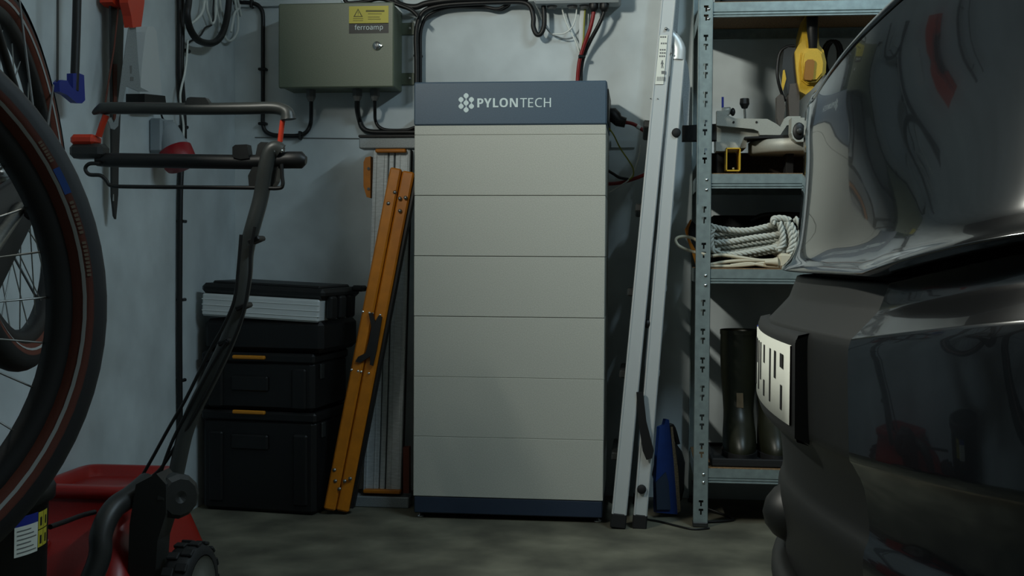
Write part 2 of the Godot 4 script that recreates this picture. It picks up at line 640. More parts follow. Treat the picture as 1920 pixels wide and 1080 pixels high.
	rbox(st, Vector3(4.30, 0.7, -1.87), Vector3(0.06, 0.98, 1.77), Basis(), 0.02)
	rbox(st, Vector3(2.5, 0.26, -1.87), Vector3(3.4, 0.1, 1.6), Basis(), 0.02)
	part("underbody", st, M.black_matte, t)
	for w in [[1.35, -1.11], [3.6, -1.11], [1.35, -2.63], [3.6, -2.63]]:
		st = S()
		lathe(st, [[0.0, -0.10], [0.20, -0.10], [0.30, -0.105], [0.325, -0.07], [0.325, 0.07], [0.30, 0.105], [0.20, 0.10], [0.0, 0.08]], Transform3D(aim(Vector3(0, 0, 1)), Vector3(w[0], 0.325, w[1])), 32)
		part("wheel", st, M.rubber, t)

# ---------------------------------------------------------------- battery
func battery():
	var x0 := -0.707
	var x1 := -0.107
	var zf := -3.646
	var zb := -4.026
	var t := thing("battery_cabinet", "tall pale grey stacked battery cabinet with slate blue top and white lettering", "battery cabinet", Vector3(-0.407, 0, -3.836))
	var st := S()
	box2(st, Vector3(x0 - 0.002, 1.2425, zb), Vector3(x1 + 0.002, 1.3775, zf + 0.002), 0.004)
	var cover := part("top_cover", st, M.battery_blue, t, "slate blue top cover with white lettering")
	var h := 1.2415
	st = S()
	box2(st, Vector3(x0, h - 0.029, zb), Vector3(x1, h, zf), 0.0012)
	part("trim_plate", st, M.battery_grey, t)
	h -= 0.0295
	for i in 6:
		var gap := 0.0016 if i < 3 else 0.0005
		var dz := [0.0, 0.0004, -0.0003, 0.0003, 0.0, -0.0002][i] as float
		st = S()
		box2(st, Vector3(x0 + dz, h - 0.19 + gap, zb), Vector3(x1 + dz, h, zf + dz), 0.0012)
		part("battery_module", st, M.battery_grey, t)
		h -= 0.19
	st = S()
	box2(st, Vector3(x0 + 0.002, 0.018, zb), Vector3(x1 - 0.002, h - 0.0005, zf - 0.002), 0.003)
	part("base", st, M.battery_base, t, "dark blue base plinth")
	for fx in [x0 + 0.018, x1 - 0.018]:
		for fz in [zf - 0.035, zb + 0.04]:
			st = S()
			lathe(st, [[0.0, 0.0], [0.014, 0.0], [0.014, 0.004], [0.006, 0.008], [0.006, 0.02], [0.0, 0.02]], Transform3D(Basis(), Vector3(fx, 0, fz)), 14)
			part("foot", st, M.chrome, t, "small shiny levelling foot")
	# side sockets and their plugs
	st = S()
	box2(st, Vector3(x1 + 0.001, 1.255, -3.99), Vector3(x1 + 0.006, 1.36, -3.70), 0.002)
	part("socket_plate", st, M.black, t)
	# emblem and lettering
	var zl := zf + 0.0022
	st = S()
	var spots := [[874, 179.5], [884, 186.8], [864.5, 186.8], [874, 193], [864.5, 199.3], [884, 199.3], [874, 206]]
	for q in spots:
		var c := onz(q[0], q[1], zl)
		var pts := []
		for k in 4:
			var d := Vector3(cos(PI / 2 * k), sin(PI / 2 * k), 0)
			var n := Vector3(-d.y, d.x, 0)
			pts.append(c + d * 0.0078 - n * 0.0026)
			pts.append(c + d * 0.0078 + n * 0.0026)
		slab(st, pts, Vector3(0, 0, 1), 0.0008)
	for e in [[0, 3], [3, 6], [1, 5], [2, 4]]:
		var a := onz(spots[e[0]][0], spots[e[0]][1], zl)
		var b := onz(spots[e[1]][0], spots[e[1]][1], zl)
		slab(st, [a + Vector3(-0.0012, 0, 0), a + Vector3(0.0012, 0, 0), b + Vector3(0.0012, 0, 0), b + Vector3(-0.0012, 0, 0)], Vector3(0, 0, 1), 0.0006)
	part("emblem", st, M.logo, cover, "white emblem of seven rounded diamonds")
	var l := onz(895, 201.5, zl)
	var r2 := onz(971, 201.0, zl)
	text(cover, "lettering", "PYLON", bold, M.logo, l, r2.x - l.x, 0.0285, Vector3.RIGHT, Vector3.UP)
	l = onz(975, 201.3, zl)
	r2 = onz(1033, 200.8, zl)
	text(cover, "lettering", "TECH", sans, M.logo, l, r2.x - l.x, 0.0285, Vector3.RIGHT, Vector3.UP)

# ---------------------------------------------------------------- shelving
func post(t: Node3D, x: float, z: float, sx: int, sz: int, holes: bool):
	# an angle post: its face looks along z, its flange runs back; x is the outer edge
	var w := 0.043
	var H := 1.98
	var st := S()
	var th := 0.002
	var zf := z
	var fl := func(h0: float, h1: float, a0: float, a1: float):
		box2(st, Vector3(x + sx * a0, h0, zf), Vector3(x + sx * a1, h1, zf - sz * th), 0.0)
	if not holes:
		fl.call(0.0, H, 0.0, w)
	else:
		fl.call(0.0, H, 0.0, 0.016)
		fl.call(0.0, H, 0.030, w)
		var slots := []
		for v in [70, 87, 124, 140, 177, 194, 230, 247, 283, 300, 392, 412, 460, 477, 567, 585, 621, 638, 675, 692, 728, 745, 782, 799, 836, 852, 943, 959]:
			slots.append(onz(1322, v, z).y)
		for k in 5:
			slots.append(slots[0] + 0.089 * (k + 1))
			slots.append(slots[1] + 0.089 * (k + 1))
		slots.sort()
		var at := 0.0
		for s in slots:
			fl.call(at, s - 0.011, 0.016, 0.030)
			fl.call(s - 0.011, s + 0.001, 0.016, 0.0205)
			fl.call(s - 0.011, s + 0.001, 0.0255, 0.030)
			at = s + 0.008
		fl.call(at, H, 0.016, 0.030)
	box2(st, Vector3(x, 0.0, z - sz * 0.0005), Vector3(x + sx * th, H, z - sz * 0.035), 0.0)
	# rolled edge that catches light
	tube(st, [Vector3(x + sx * (w - 0.001), 0.0, z - sz * 0.0015), Vector3(x + sx * (w - 0.001), H, z - sz * 0.0015)], 0.0022, 8)
	var p := part("post", st, M.zinc, t, "slotted upright post" if holes else "")
	st = S()
	rbox(st, Vector3(x + sx * w / 2, 0.008, z - sz * 0.018), Vector3(w + 0.004, 0.016, 0.042), Basis(), 0.003)
	part("post_foot", st, M.dark_grey, p)
	if holes:
		st = S()
		box2(st, Vector3(x + 0.0008, onz(1322, 382, z).y, z + 0.0003), Vector3(x + 0.0028, 1.98, z + 0.0022), 0.0)
		box2(st, Vector3(x + w - 0.003, onz(1322, 382, z).y, z + 0.0003), Vector3(x + w - 0.0005, 1.98, z + 0.0022), 0.0)
		part("splice_sleeve", st, M.zinc, p)
		for v in [17, 35, 337, 356, 517, 535, 890, 905]:
			st = S()
			lathe(st, [[0.0055, 0.0], [0.0045, 0.002], [0.0, 0.003]], Transform3D(aim(Vector3(0, 0, 1)), onz(1323 + (540 - v) * 0.011, v, z)), 12)
			part("rivet", st, M.chrome, p)
func shelving():
	var x0 := 0.172
	var x1 := 1.12
	var zf := -3.643
	var zb := -4.045
	var t := thing("metal_shelving", "galvanised steel shelving rack with slotted posts beside the ladder", "shelf", Vector3(x0, 0, zf))
	post(t, x0, zf, 1, 1, true)
	post(t, x1, zf, -1, 1, false)
	post(t, x0, zb, 1, -1, false)
	post(t, x1, zb, -1, -1, false)
	for hb in [1.567, 1.045, 0.754, 0.139]:
		var ht: float = hb + 0.044
		for s in [[zf - 0.003, 1.0], [zb + 0.003, -1.0]]:
			var st := S()
			var z: float = s[0]
			var d: float = -s[1]
			# rolled channel: face, two ribs below, flange turned in at the top
			var pr := [[0.0, 0.044], [0.0, 0.016], [0.004, 0.0145], [0.0, 0.012], [0.0, 0.0075], [0.004, 0.006], [0.0, 0.003], [0.0, 0.0], [0.014, 0.0], [0.014, 0.0025], [0.006, 0.0025], [0.006, 0.030], [0.026, 0.030], [0.026, 0.0325], [0.0035, 0.0325], [0.0035, 0.044]]
			var ring := []
			for q in pr:
				ring.append(Vector3(x0 + 0.042, hb + q[1], z + d * q[0]))
			slab(st, ring, Vector3(1, 0, 0), x1 - x0 - 0.084)
			part("beam", st, M.zinc, t)
		for x in [x0 + 0.004, x1 - 0.006]:
			var st := S()
			box2(st, Vector3(x, hb, zb + 0.036), Vector3(x + 0.002, ht, zf - 0.036), 0.0)
			part("side_rail", st, M.zinc, t)
		var st2 := S()
		box2(st2, Vector3(x0 + 0.006, hb + 0.0335, zb + 0.006), Vector3(x1 - 0.006, hb + 0.0465, zf - 0.0075), 0.001)
		part("shelf_board", st2, M.chipboard, t, "brown chipboard shelf")

# ---------------------------------------------------------------- tool boxes
func tool_boxes():
	var a := Vector3(-1.415, 0, -3.684)
	var yaw := atan2(0.05, 0.39)
	var B := Basis(Vector3.UP, -yaw)          # x along the front, z towards the room
	var zz := -3.64
	var hh := func(v): return onz(585, v, zz).y
	var lev := [0.0, hh.call(775), hh.call(664), hh.call(536)]
	var dims := [[0.395, 0.30], [0.390, 0.29], [0.425, 0.31]]
	var names := ["tool_case", "tool_case", "tool_case"]
	var labels := ["large black tool box standing on the floor under two smaller ones", "black tool box with yellow latch, middle one of the stack", "black tool box with wide aluminium band, topmost of the stack"]
	for i in 3:
		var w: float = dims[i][0]
		var d: float = dims[i][1]
		var h0: float = lev[i] + (0.002 if i > 0 else 0.0)
		var h1: float = lev[i + 1]
		var t := thing(names[i], labels[i], "tool box", a + Vector3(0, h0, 0), "stacked tool boxes")
		var C := func(x: float, y: float, z: float) -> Vector3: return a + B * Vector3(x, 0, z) + Vector3(0, y, 0)
		var st := S()
		if i < 2:
			rbox(st, C.call(w / 2, (h0 + h1) / 2 - 0.012, -d / 2), Vector3(w, h1 - h0 - 0.024, d), B, 0.014)
			for x in [0.05, w - 0.05]:
				rbox(st, C.call(x, (h0 + h1) / 2 - 0.02, 0.0), Vector3(0.05, (h1 - h0) * 0.7, 0.016), B, 0.006)
			part("box_body", st, M.black_box, t)
			st = S()
			rbox(st, C.call(w / 2, h1 - 0.017, -d / 2), Vector3(w + 0.006, 0.034, d + 0.006), B, 0.008)
			part("box_lid", st, M.black_box, t)
			st = S()
			var vl := 776 if i == 0 else 672
			var c0 := onz(445, vl, zz)
			var c1 := onz(509, vl, zz)
			rbox(st, C.call(0.2 - 0.03, hh.call(vl) - 0.001, 0.008), Vector3(c1.x - c0.x, 0.012, 0.014), B, 0.003)
			part("latch", st, M.latch, t, "yellow latch")
			st = S()
			rbox(st, C.call(0.17, h1 - 0.10, 0.004), Vector3(0.13, 0.05, 0.012), B, 0.006)
			part("front_recess", st, M.black, t)
			st = S()
			rbox(st, C.call(w + 0.003, h1 - 0.06, -0.06), Vector3(0.008, 0.05, 0.03), B, 0.003)
			part("side_clip", st, M.dark_grey, t)
		else:
			var hs0: float = hh.call(606)
			var hs1: float = hh.call(563)
			rbox(st, C.call(w / 2, (h0 + hs0) / 2 + 0.004, -d / 2), Vector3(w - 0.01, hs0 - h0 + 0.008, d), B, 0.016)
			part("box_body", st, M.black_box, t)
			st = S()
			B = B * Basis(Vector3(0, 0, 1), -0.040)
			hs0 += 0.010
			hs1 += 0.010
			h1 += 0.006
			rbox(st, C.call(w / 2 - 0.008, (hs0 + hs1) / 2, -d / 2 + 0.008), Vector3(w - 0.016, hs1 - hs0, d - 0.01), B, 0.006)
			part("metal_band", st, M.alu_band, t, "ribbed aluminium band around the box")
			for k in 3:
				st = S()
				rbox(st, C.call(w / 2 - 0.008, hs0 + (hs1 - hs0) * (0.25 + 0.25 * k), -d / 2 + 0.009), Vector3(w - 0.0165, 0.003, d - 0.009), B, 0.001)
				part("band_rib", st, M.alu_band, t)
			st = S()
			rbox(st, C.call(w / 2, (hs1 + h1) / 2 - 0.004, -d / 2), Vector3(w + 0.004, h1 - hs1 - 0.008, d + 0.01), B, 0.012)
			rbox(st, C.call(w / 2, h1 - 0.006, -d / 2), Vector3(w - 0.05, 0.012, d - 0.05), B, 0.005)
			part("box_lid", st, M.black_box, t)
			for k in 3:
				st = S()
				rbox(st, C.call(w + 0.002, (hs0 + hs1) / 2, -0.06 - 0.08 * k), Vector3(0.02, 0.075, 0.05), B, 0.006)
				part("side_latch", st, M.black, t)
			st = S()
			rbox(st, C.call(w + 0.02, h1 - 0.02, -0.26), Vector3(0.04, 0.02, 0.05), B, 0.006)
			part("carry_lug", st, M.black, t)

# ---------------------------------------------------------------- saw stand and sawhorse
func saw_stand():
	var b0 := onz(718, 925, -3.82)
	var b1 := onz(737, 280, -3.93)
	var up := (b1 - b0).normalized()
	var sx := (Vector3.RIGHT - up * Vector3.RIGHT.dot(up)).normalized()
	var B := Basis(sx, up, sx.cross(up))
	var L := b0.distance_to(b1)
	var mid := (b0 + b1) / 2
	var t := thing("saw_stand", "folded pale aluminium saw stand upright between battery cabinet and orange sawhorse", "saw stand", Vector3(b0.x, 0, b0.z))
	var st := S()
	rbox(st, mid - B.z * 0.018, Vector3(0.128, L, 0.02), B, 0.002)
	part("beam_core", st, M.black_matte, t)
	for q in [[-0.040, 0.052], [-0.002, 0.017], [0.036, 0.050]]:
		st = S()
		rbox(st, mid + sx * q[0], Vector3(q[1], L, 0.022), B, 0.003)
		part("beam_slat", st, M.alu_white, t)
	for v in [[-0.055, 0.006], [-0.028, 0.004], [0.027, 0.004], [0.052, 0.006]]:
		st = S()
		rbox(st, mid + sx * v[0] + B.z * 0.012, Vector3(v[1], L, 0.003), B, 0.001)
		part("beam_ridge", st, M.alu_white, t)
	st = S()
	var e0 := onz(662, 939, -3.80)
	var e1 := onz(768, 939, -3.80)
	rbox(st, (e0 + e1) / 2 - B.z * 0.02, Vector3(e1.x - e0.x, 0.036, 0.07), Basis(), 0.003)
	part("end_bracket", st, M.alu_dull, t)
	st = S()
	for x in [e0.x + 0.03, e1.x - 0.04]:
		cyl(st, Vector3(x, 0, e0.z - 0.02), Vector3(x, (e0.y - 0.015), e0.z - 0.02), 0.012, 12)
	part("bracket_foot", st, M.dark_grey, t)
	st = S()
	e0 = onz(675, 268, -3.92)
	e1 = onz(790, 268, -3.92)
	rbox(st, (e0 + e1) / 2 - B.z * 0.02, Vector3(e1.x - e0.x, 0.036, 0.07), Basis(), 0.003)
	part("end_bracket", st, M.alu_dull, t)
	st = S()
	rbox(st, (e0 + e1) / 2 + Vector3(0, 0.022, -0.02), Vector3(e1.x - e0.x + 0.004, 0.009, 0.074), Basis(), 0.002)
	part("bracket_seal", st, M.black, t)
	for q in [[705, 283, 762, -3.91], [682, 921, 752, -3.80]]:
		st = S()
		var p0 := onz(q[0], q[1], q[3])
		var p1 := onz(q[2], q[1], q[3])
		rbox(st, (p0 + p1) / 2, Vector3(p1.x - p0.x, 0.012, 0.03), Basis(), 0.003)
		part("end_cap", st, M.orange_yellow, t, "orange end cap")
	st = S()
	zslab(st, [[684, 305], [688, 296], [697, 294], [697, 372], [690, 370], [684, 350]], -3.93, 0.02, 0.02)
	var lev := part("clamp_lever", st, M.orange_yellow, t, "orange clamp lever")
	st = S()
	for v in [316, 354]:
		cyl(st, onz(691, v, -3.93), onz(691, v, -3.906), 0.005, 10)
	part("lever_pin", st, M.steel, lev)
	st = S()
	zslab(st, [[757, 838], [768, 838], [768, 924], [757, 924]], -3.80, 0.01, 0.02)
	part("clamp_lever", st, M.tan, t)
func sawhorse():
	var b0 := onz(630, 955, -3.665)
	b0.y = 0.012
	var b1 := onz(755, 318, -3.755)
	var up := (b1 - b0).normalized()
	var sx := (Vector3.RIGHT - up * Vector3.RIGHT.dot(up)).normalized()
	var B := Basis(sx, up, sx.cross(up))
	var L := b0.distance_to(b1)
	var at := func(x: float, f: float, z: float) -> Vector3: return b0 + up * (L * f) + sx * x + B.z * z
	var t := thing("folded_sawhorse", "folded orange steel sawhorse leaning against the battery cabinet", "sawhorse", Vector3(b0.x, 0, b0.z))
	for q in [[-0.0205, 0.038, 0.0], [0.0205, 0.040, -0.006]]:
		var st := S()
		rbox(st, at.call(q[0], 0.5, q[2]), Vector3(q[1], L + q[2], 0.026), B, 0.005)
		part("rail", st, M.orange_yellow, t)
	var st := S()
	rbox(st, at.call(0.046, 0.5, -0.02), Vector3(0.012, L * 0.97, 0.03), B, 0.002)
	rbox(st, at.call(0.0, 0.5, -0.024), Vector3(0.075, L * 0.985, 0.02), B, 0.002)
	part("folded_leg", st, M.black, t, "black folded legs behind the rails")
	for q in [[-0.022, 0.895], [-0.008, 0.93], [0.012, 0.915], [0.03, 0.92], [0.02, 0.88], [-0.028, 0.115], [-0.018, 0.085], [0.0, 0.065], [0.012, 0.09], [0.028, 0.10]]:
		st = S()
		lathe(st, [[0.0065, 0.0], [0.005, 0.003], [0.0, 0.004]], Transform3D(aim(B.z), at.call(q[0], q[1], 0.013)), 10)
		part("hinge_bolt", st, M.steel, t)
	for f in [0.575, 0.405]:
		for x in [-0.036, -0.014, -0.004, 0.022]:
			st = S()
			lathe(st, [[0.004, 0.0], [0.0, 0.004]], Transform3D(aim(B.z), at.call(x, f, 0.013)), 8)
			part("screw", st, M.chrome, t)
	st = S()
	var strap := [[692, 588], [699, 586], [704, 604], [710, 592], [717, 594], [713, 620], [706, 660], [700, 686], [694, 684], [695, 668], [676, 680], [667, 678], [672, 669], [686, 662], [692, 640], [697, 614]]
	var pts := []
	for q in strap:
		pts.append(onp(q[0], q[1], at.call(0, 0.5, 0.016), B.z))
	slab(st, pts, B.z, 0.006, 0.002)
	part("carry_strap", st, M.black, t, "black carry strap")

# ---------------------------------------------------------------- ladder
func ladder():
	var t := thing("folding_ladder", "aluminium folding ladder leaning between battery cabinet and shelving", "ladder", onz(1180, 990, -3.6) * Vector3(1, 0, 1))
	var secs := [[onz(1160, 972, -3.585), onz(1254, -2, -3.62), 0.046, 1.42], [onz(1200, 974, -3.600), onz(1272, 105, -3.63), 0.042, 1.0]]
	for i in 2:
		var a: Vector3 = secs[i][0]
		var b: Vector3 = secs[i][1]
		var up := (b - a).normalized()
		var sx := (Vector3.RIGHT - up * Vector3.RIGHT.dot(up)).normalized()
		var B := Basis(sx, up, sx.cross(up))
		var L: float = a.distance_to(b) * (1.14 if i == 0 else 1.0)
		var w: float = secs[i][2]
		for k in 2:
			var back := B.z * (-0.36 * k)
			var st := S()
			rbox(st, a + up * (L / 2) + back - B.z * 0.012, Vector3(w, L, 0.024), B, 0.003)
			for s in [-1, 1]:
				rbox(st, a + up * (L / 2) + back + sx * (s * (w / 2 - 0.004)) - B.z * 0.012, Vector3(0.008, L, 0.028), B, 0.003)
			var stile := part("stile", st, M.alu, t)
			st = S()
			rbox(st, a - up * 0.008 + back - B.z * 0.012, Vector3(w + 0.003, 0.046, 0.03), B, 0.004)
			part("rubber_foot", st, M.black_matte, stile, "black rubber foot")
		var rows: Array = [[860, 0.0], [705, 0.0], [550, 0.0], [390, 0.0], [232, 0.0]] if i == 0 else [[865, 0], [700, 0], [540, 0], [380, 0]]
		for r in rows:
			var c := onp(1160 + (972 - r[0]) * 0.0966 if i == 0 else 1200 + (974 - r[0]) * 0.0829, r[0], a, B.z)
			var st := S()
			rbox(st, c + B.z * -0.186 + sx * (-0.010 if i == 0 else 0.004), Vector3(0.062 if i == 0 else 0.04, 0.024, 0.325), B, 0.004)
			part("rung", st, M.alu_dull if i == 1 else M.dark_grey, t)
	# curved hinge arm joining the second stile to the first
	var st := S()
	tube(st, spline([onz(1272, 112, -3.635), onz(1273, 92, -3.637), onz(1266, 75, -3.637), onz(1254, 62, -3.635)], 5), [0.021, 0.021, 0.021, 0.021, 0.021, 0.021, 0.020, 0.020, 0.019, 0.019, 0.018, 0.018, 0.017, 0.017, 0.016, 0.016], 12, false, 0.6)
	part("hinge_arm", st, M.alu, t, "curved hinge arm")
	st = S()
	zslab(st, [[1258, 60], [1272, 68], [1282, 95], [1291, 130], [1294, 160], [1291, 235], [1282, 235], [1276, 120], [1262, 80]], -3.66, 0.004, 0.01)
	part("hinge_plate", st, M.alu_dull, t)
	st = S()
	zslab(st, [[1268, -40], [1277, -40], [1270, 60], [1262, 60]], -3.70, 0.004, 0.02)
	part("guide_rail", st, M.alu_dull, t)
	for q in [[1268, 249, 8.2], [1203, 917, 8.2]]:
		st = S()
		var c := onz(q[0], q[1], -3.625 if q[1] < 500 else -3.597)
		lathe(st, [[0.014, 0.0], [0.014, 0.006], [0.011, 0.009], [0.0, 0.009]], Transform3D(aim(Vector3(0, 0, 1)), c), 20)
		part("pivot_cap", st, M.black_matte, t, "round black pivot cap")
	for q in [[1249, 54, 0.005], [1258, 100, 0.003], [1220, 185, 0.002], [1233, 185, 0.002]]:
		st = S()
		lathe(st, [[q[2], 0.0], [q[2] * 0.8, 0.003], [0.0, 0.004]], Transform3D(aim(Vector3(0, 0, 1)), onz(q[0], q[1], -3.612)), 12)
		part("rivet", st, M.steel, t)
	# sticker with its pictogram
	var a: Vector3 = secs[0][0]
	var b9: Vector3 = secs[0][1]
	var up := (b9 - a).normalized()
	var sx := (Vector3.RIGHT - up * Vector3.RIGHT.dot(up)).normalized()
	var bz := sx.cross(up)
	var face := a + bz * 0.0025
	var px := func(u, v) -> Vector3: return onp(u, v, face, bz)
	st = S()
	slab(st, [px.call(1237, 66), px.call(1252, 66), px.call(1244, 158), px.call(1228, 158)], bz, 0.0006)
	var stick := part("sticker", st, M.plate_white, t, "white instruction sticker")
	st = S()
	for q in [[1238, 68, 13], [1239, 80, 12], [1237, 92, 13], [1237, 98, 13], [1236, 104, 13]]:
		for k in 3:
			slab(st, [px.call(q[0] + k * 4, q[1]), px.call(q[0] + k * 4 + 3, q[1]), px.call(q[0] + k * 4 + 3, q[1] + 3), px.call(q[0] + k * 4, q[1] + 3)], bz, 0.0009)
	slab(st, [px.call(1241, 113), px.call(1243, 113), px.call(1243, 116), px.call(1245, 121), px.call(1243, 120), px.call(1244, 128), px.call(1242.5, 128), px.call(1242, 122), px.call(1241, 128), px.call(1239.5, 128), px.call(1240.5, 120), px.call(1238.5, 121)], bz, 0.0009)
	slab(st, [px.call(1240, 133), px.call(1248, 133), px.call(1248, 139), px.call(1240, 139)], bz, 0.0009)
	for k in 8:
		slab(st, [px.call(1232 + k * 2, 144), px.call(1233 + k * 2, 144), px.call(1232.5 + k * 2, 152), px.call(1231.5 + k * 2, 152)], bz, 0.0009)
	part("sticker_print", st, M.gland, stick)
	# black strap hanging between the stiles
	st = S()
	zslab(st, [[1193, 735], [1206, 735], [1212, 790], [1226, 845], [1223, 859], [1212, 862], [1205, 845], [1197, 790]], -3.59, 0.004, 0.004)
	part("strap", st, M.black, t, "black webbing strap")
	st = S()
	ball(st, onz(1214, 607, -3.62), Vector3(0.012, 0.014, 0.012))
	part("lock_knob", st, M.black, t)

# ---------------------------------------------------------------- wall boxes
func electrical_box():
	var zf := -3.92
	var a := onz(522, 7, zf)
	var b := onz(738, 163, zf)
	var t := thing("electrical_box", "olive green steel electrical box with a yellow warning label on the back wall", "electrical box", Vector3((a.x + b.x) / 2, b.y, ZW))
	var st := S()
	box2(st, Vector3(a.x + 0.004, b.y + 0.004, ZW), Vector3(b.x - 0.004, a.y - 0.004, zf - 0.018), 0.003)
	part("box_body", st, M.olive, t)
	st = S()
	box2(st, Vector3(a.x, b.y, zf - 0.017), Vector3(b.x, a.y, zf), 0.004)
	var door := part("box_door", st, M.olive, t)
	st = S()
	var c := onz(707, 86, zf)
	lathe(st, [[0.0145, 0.0], [0.0145, 0.006], [0.012, 0.009], [0.0, 0.009]], Transform3D(aim(Vector3(0, 0, 1)), c), 20)
	rbox(st, c + Vector3(0.014, 0, 0.004), Vector3(0.01, 0.006, 0.006), Basis(), 0.001)
	var lock := part("lock", st, M.chrome, door, "round shiny lock")
	st = S()
	rbox(st, c + Vector3(0, 0, 0.0092), Vector3(0.004, 0.012, 0.001), Basis(), 0.0)
	part("key_slot", st, M.gland, lock) if false else part("key_slot", st, M.gland, door)
	var R := func(u0, v0, u1, v1, k: float) -> SurfaceTool:
		var s := S()
		var p0 := onz(u0, v0, zf)
		var p1 := onz(u1, v1, zf)
		box2(s, Vector3(p0.x, p1.y, zf), Vector3(p1.x, p0.y, zf + k), 0.0)
		return s
	part("warning_label", R.call(654.5, 12, 728.5, 43.8, 0.0007), M.label_yellow, door, "yellow warning label")
	part("maker_label", R.call(654.5, 44, 728.5, 62, 0.0007), M.label_black, door, "black label with white lettering")
	st = S()
	var tri_px := [[671.5, 16], [680.5, 32], [662.5, 32]]
	var inn := [[671.5, 19.5], [677.6, 30.3], [665.4, 30.3]]
	for k in 3:
		var n := (k + 1) % 3
		zslab(st, [tri_px[k], tri_px[n], inn[n], inn[k]], zf, 0.001)
	zslab(st, [[670.9, 22], [672.1, 22], [671.9, 27], [671.1, 27]], zf, 0.001)
	zslab(st, [[671, 28], [672, 28], [672, 29.2], [671, 29.2]], zf, 0.001)
	for q in [[662, 34.5, 681, 35.6], [662, 38.5, 681, 39.4], [686, 19, 721, 22.5], [690, 25.5, 716, 26.6], [690, 31.5, 712, 32.6], [690, 35.5, 714, 36.6]]:
		zslab(st, [[q[0], q[1]], [q[2], q[1]], [q[2], q[3]], [q[0], q[3]]], zf, 0.001)
	part("warning_print", st, M.label_ink, door)
	var l := onz(665, 59.0, zf)
	var r := onz(718, 59.0, zf)
	text(door, "lettering", "ferroamp", sans, M.logo, l + Vector3(0, 0, 0.0006), r.x - l.x, 0.0225, Vector3.RIGHT, Vector3.UP)
	for v in [[43, 65], [137, 159]]:
		st = S()
		var p0 := onz(738, v[0], ZW + 0.006)
		var p1 := onz(776, v[1], ZW + 0.006)
		box2(st, Vector3(p0.x, p1.y, ZW), Vector3(p1.x, p0.y, ZW + 0.006), 0.001)
		var lug := part("mounting_lug", st, M.olive, t)
		st = S()
		ball(st, onz(768, (v[0] + v[1]) / 2.0 - 1, ZW + 0.006), Vector3(0.006, 0.006, 0.004))
		part("lug_screw", st, M.chrome, lug)
	for u in [583, 670, 703]:
		st = S()
		var g := onz(u, 178, -4.0)
		lathe(st, [[0.0, 0.03], [0.017, 0.03], [0.017, 0.0], [0.014, -0.008], [0.010, -0.016], [0.0, -0.016]], Transform3D(Basis(), Vector3(g.x, b.y - 0.02, -4.0)), 8, 0, TAU, false)
		part("cable_gland", st, M.gland, t, "grey plastic cable gland")

func inverter():
	var zf := -3.985
	var a := onz(1000, 6, zf)
	var b := onz(1164, 3, zf)
	var h := a.y
	var t := thing("inverter", "white wall-mounted inverter above the battery cabinet with cable sockets underneath", "inverter", Vector3((a.x + b.x) / 2, h, ZW))
	var st := S()
	box2(st, Vector3(a.x, h, ZW), Vector3(b.x, h + 0.55, zf), 0.008)
	part("inverter_case", st, M.inverter_grey, t)
	for u in [1035, 1073, 1096]:
		st = S()
		var g := onz(u, 4, -4.035)
		lathe(st, [[0.0, 0.02], [0.018, 0.02], [0.018, -0.002], [0.013, -0.010], [0.0, -0.010]], Transform3D(Basis(), Vector3(g.x, h + 0.0, -4.035)), 12)
		part("cable_socket", st, M.gland, t)
	for u in [1113, 1133]:
		st = S()
		var g := onz(u, 20, -4.01)
		lathe(st, [[0.0, 0.09], [0.0135, 0.09], [0.0135, 0.02], [0.016, 0.014], [0.016, 0.0], [0.010, -0.012], [0.0, -0.012]], Transform3D(Basis(), Vector3(g.x, g.y + 0.008, -4.01)), 16)
		part("power_plug", st, M.black, t, "black cable plug")
	# the pale trunking along the top of the wall, left of the electrical box
	st = S()
	var c0 := onz(446, 13, ZW + 0.012)
	var c1 := onz(640, 3, ZW + 0.012)
	box2(st, Vector3(c0.x, c0.y, ZW), Vector3(c1.x, c0.y + 0.018, ZW + 0.012), 0.002)
	single("cable_trunking", st, M.wall, "pale cable trunking along the wall above the electrical box", "trunking")

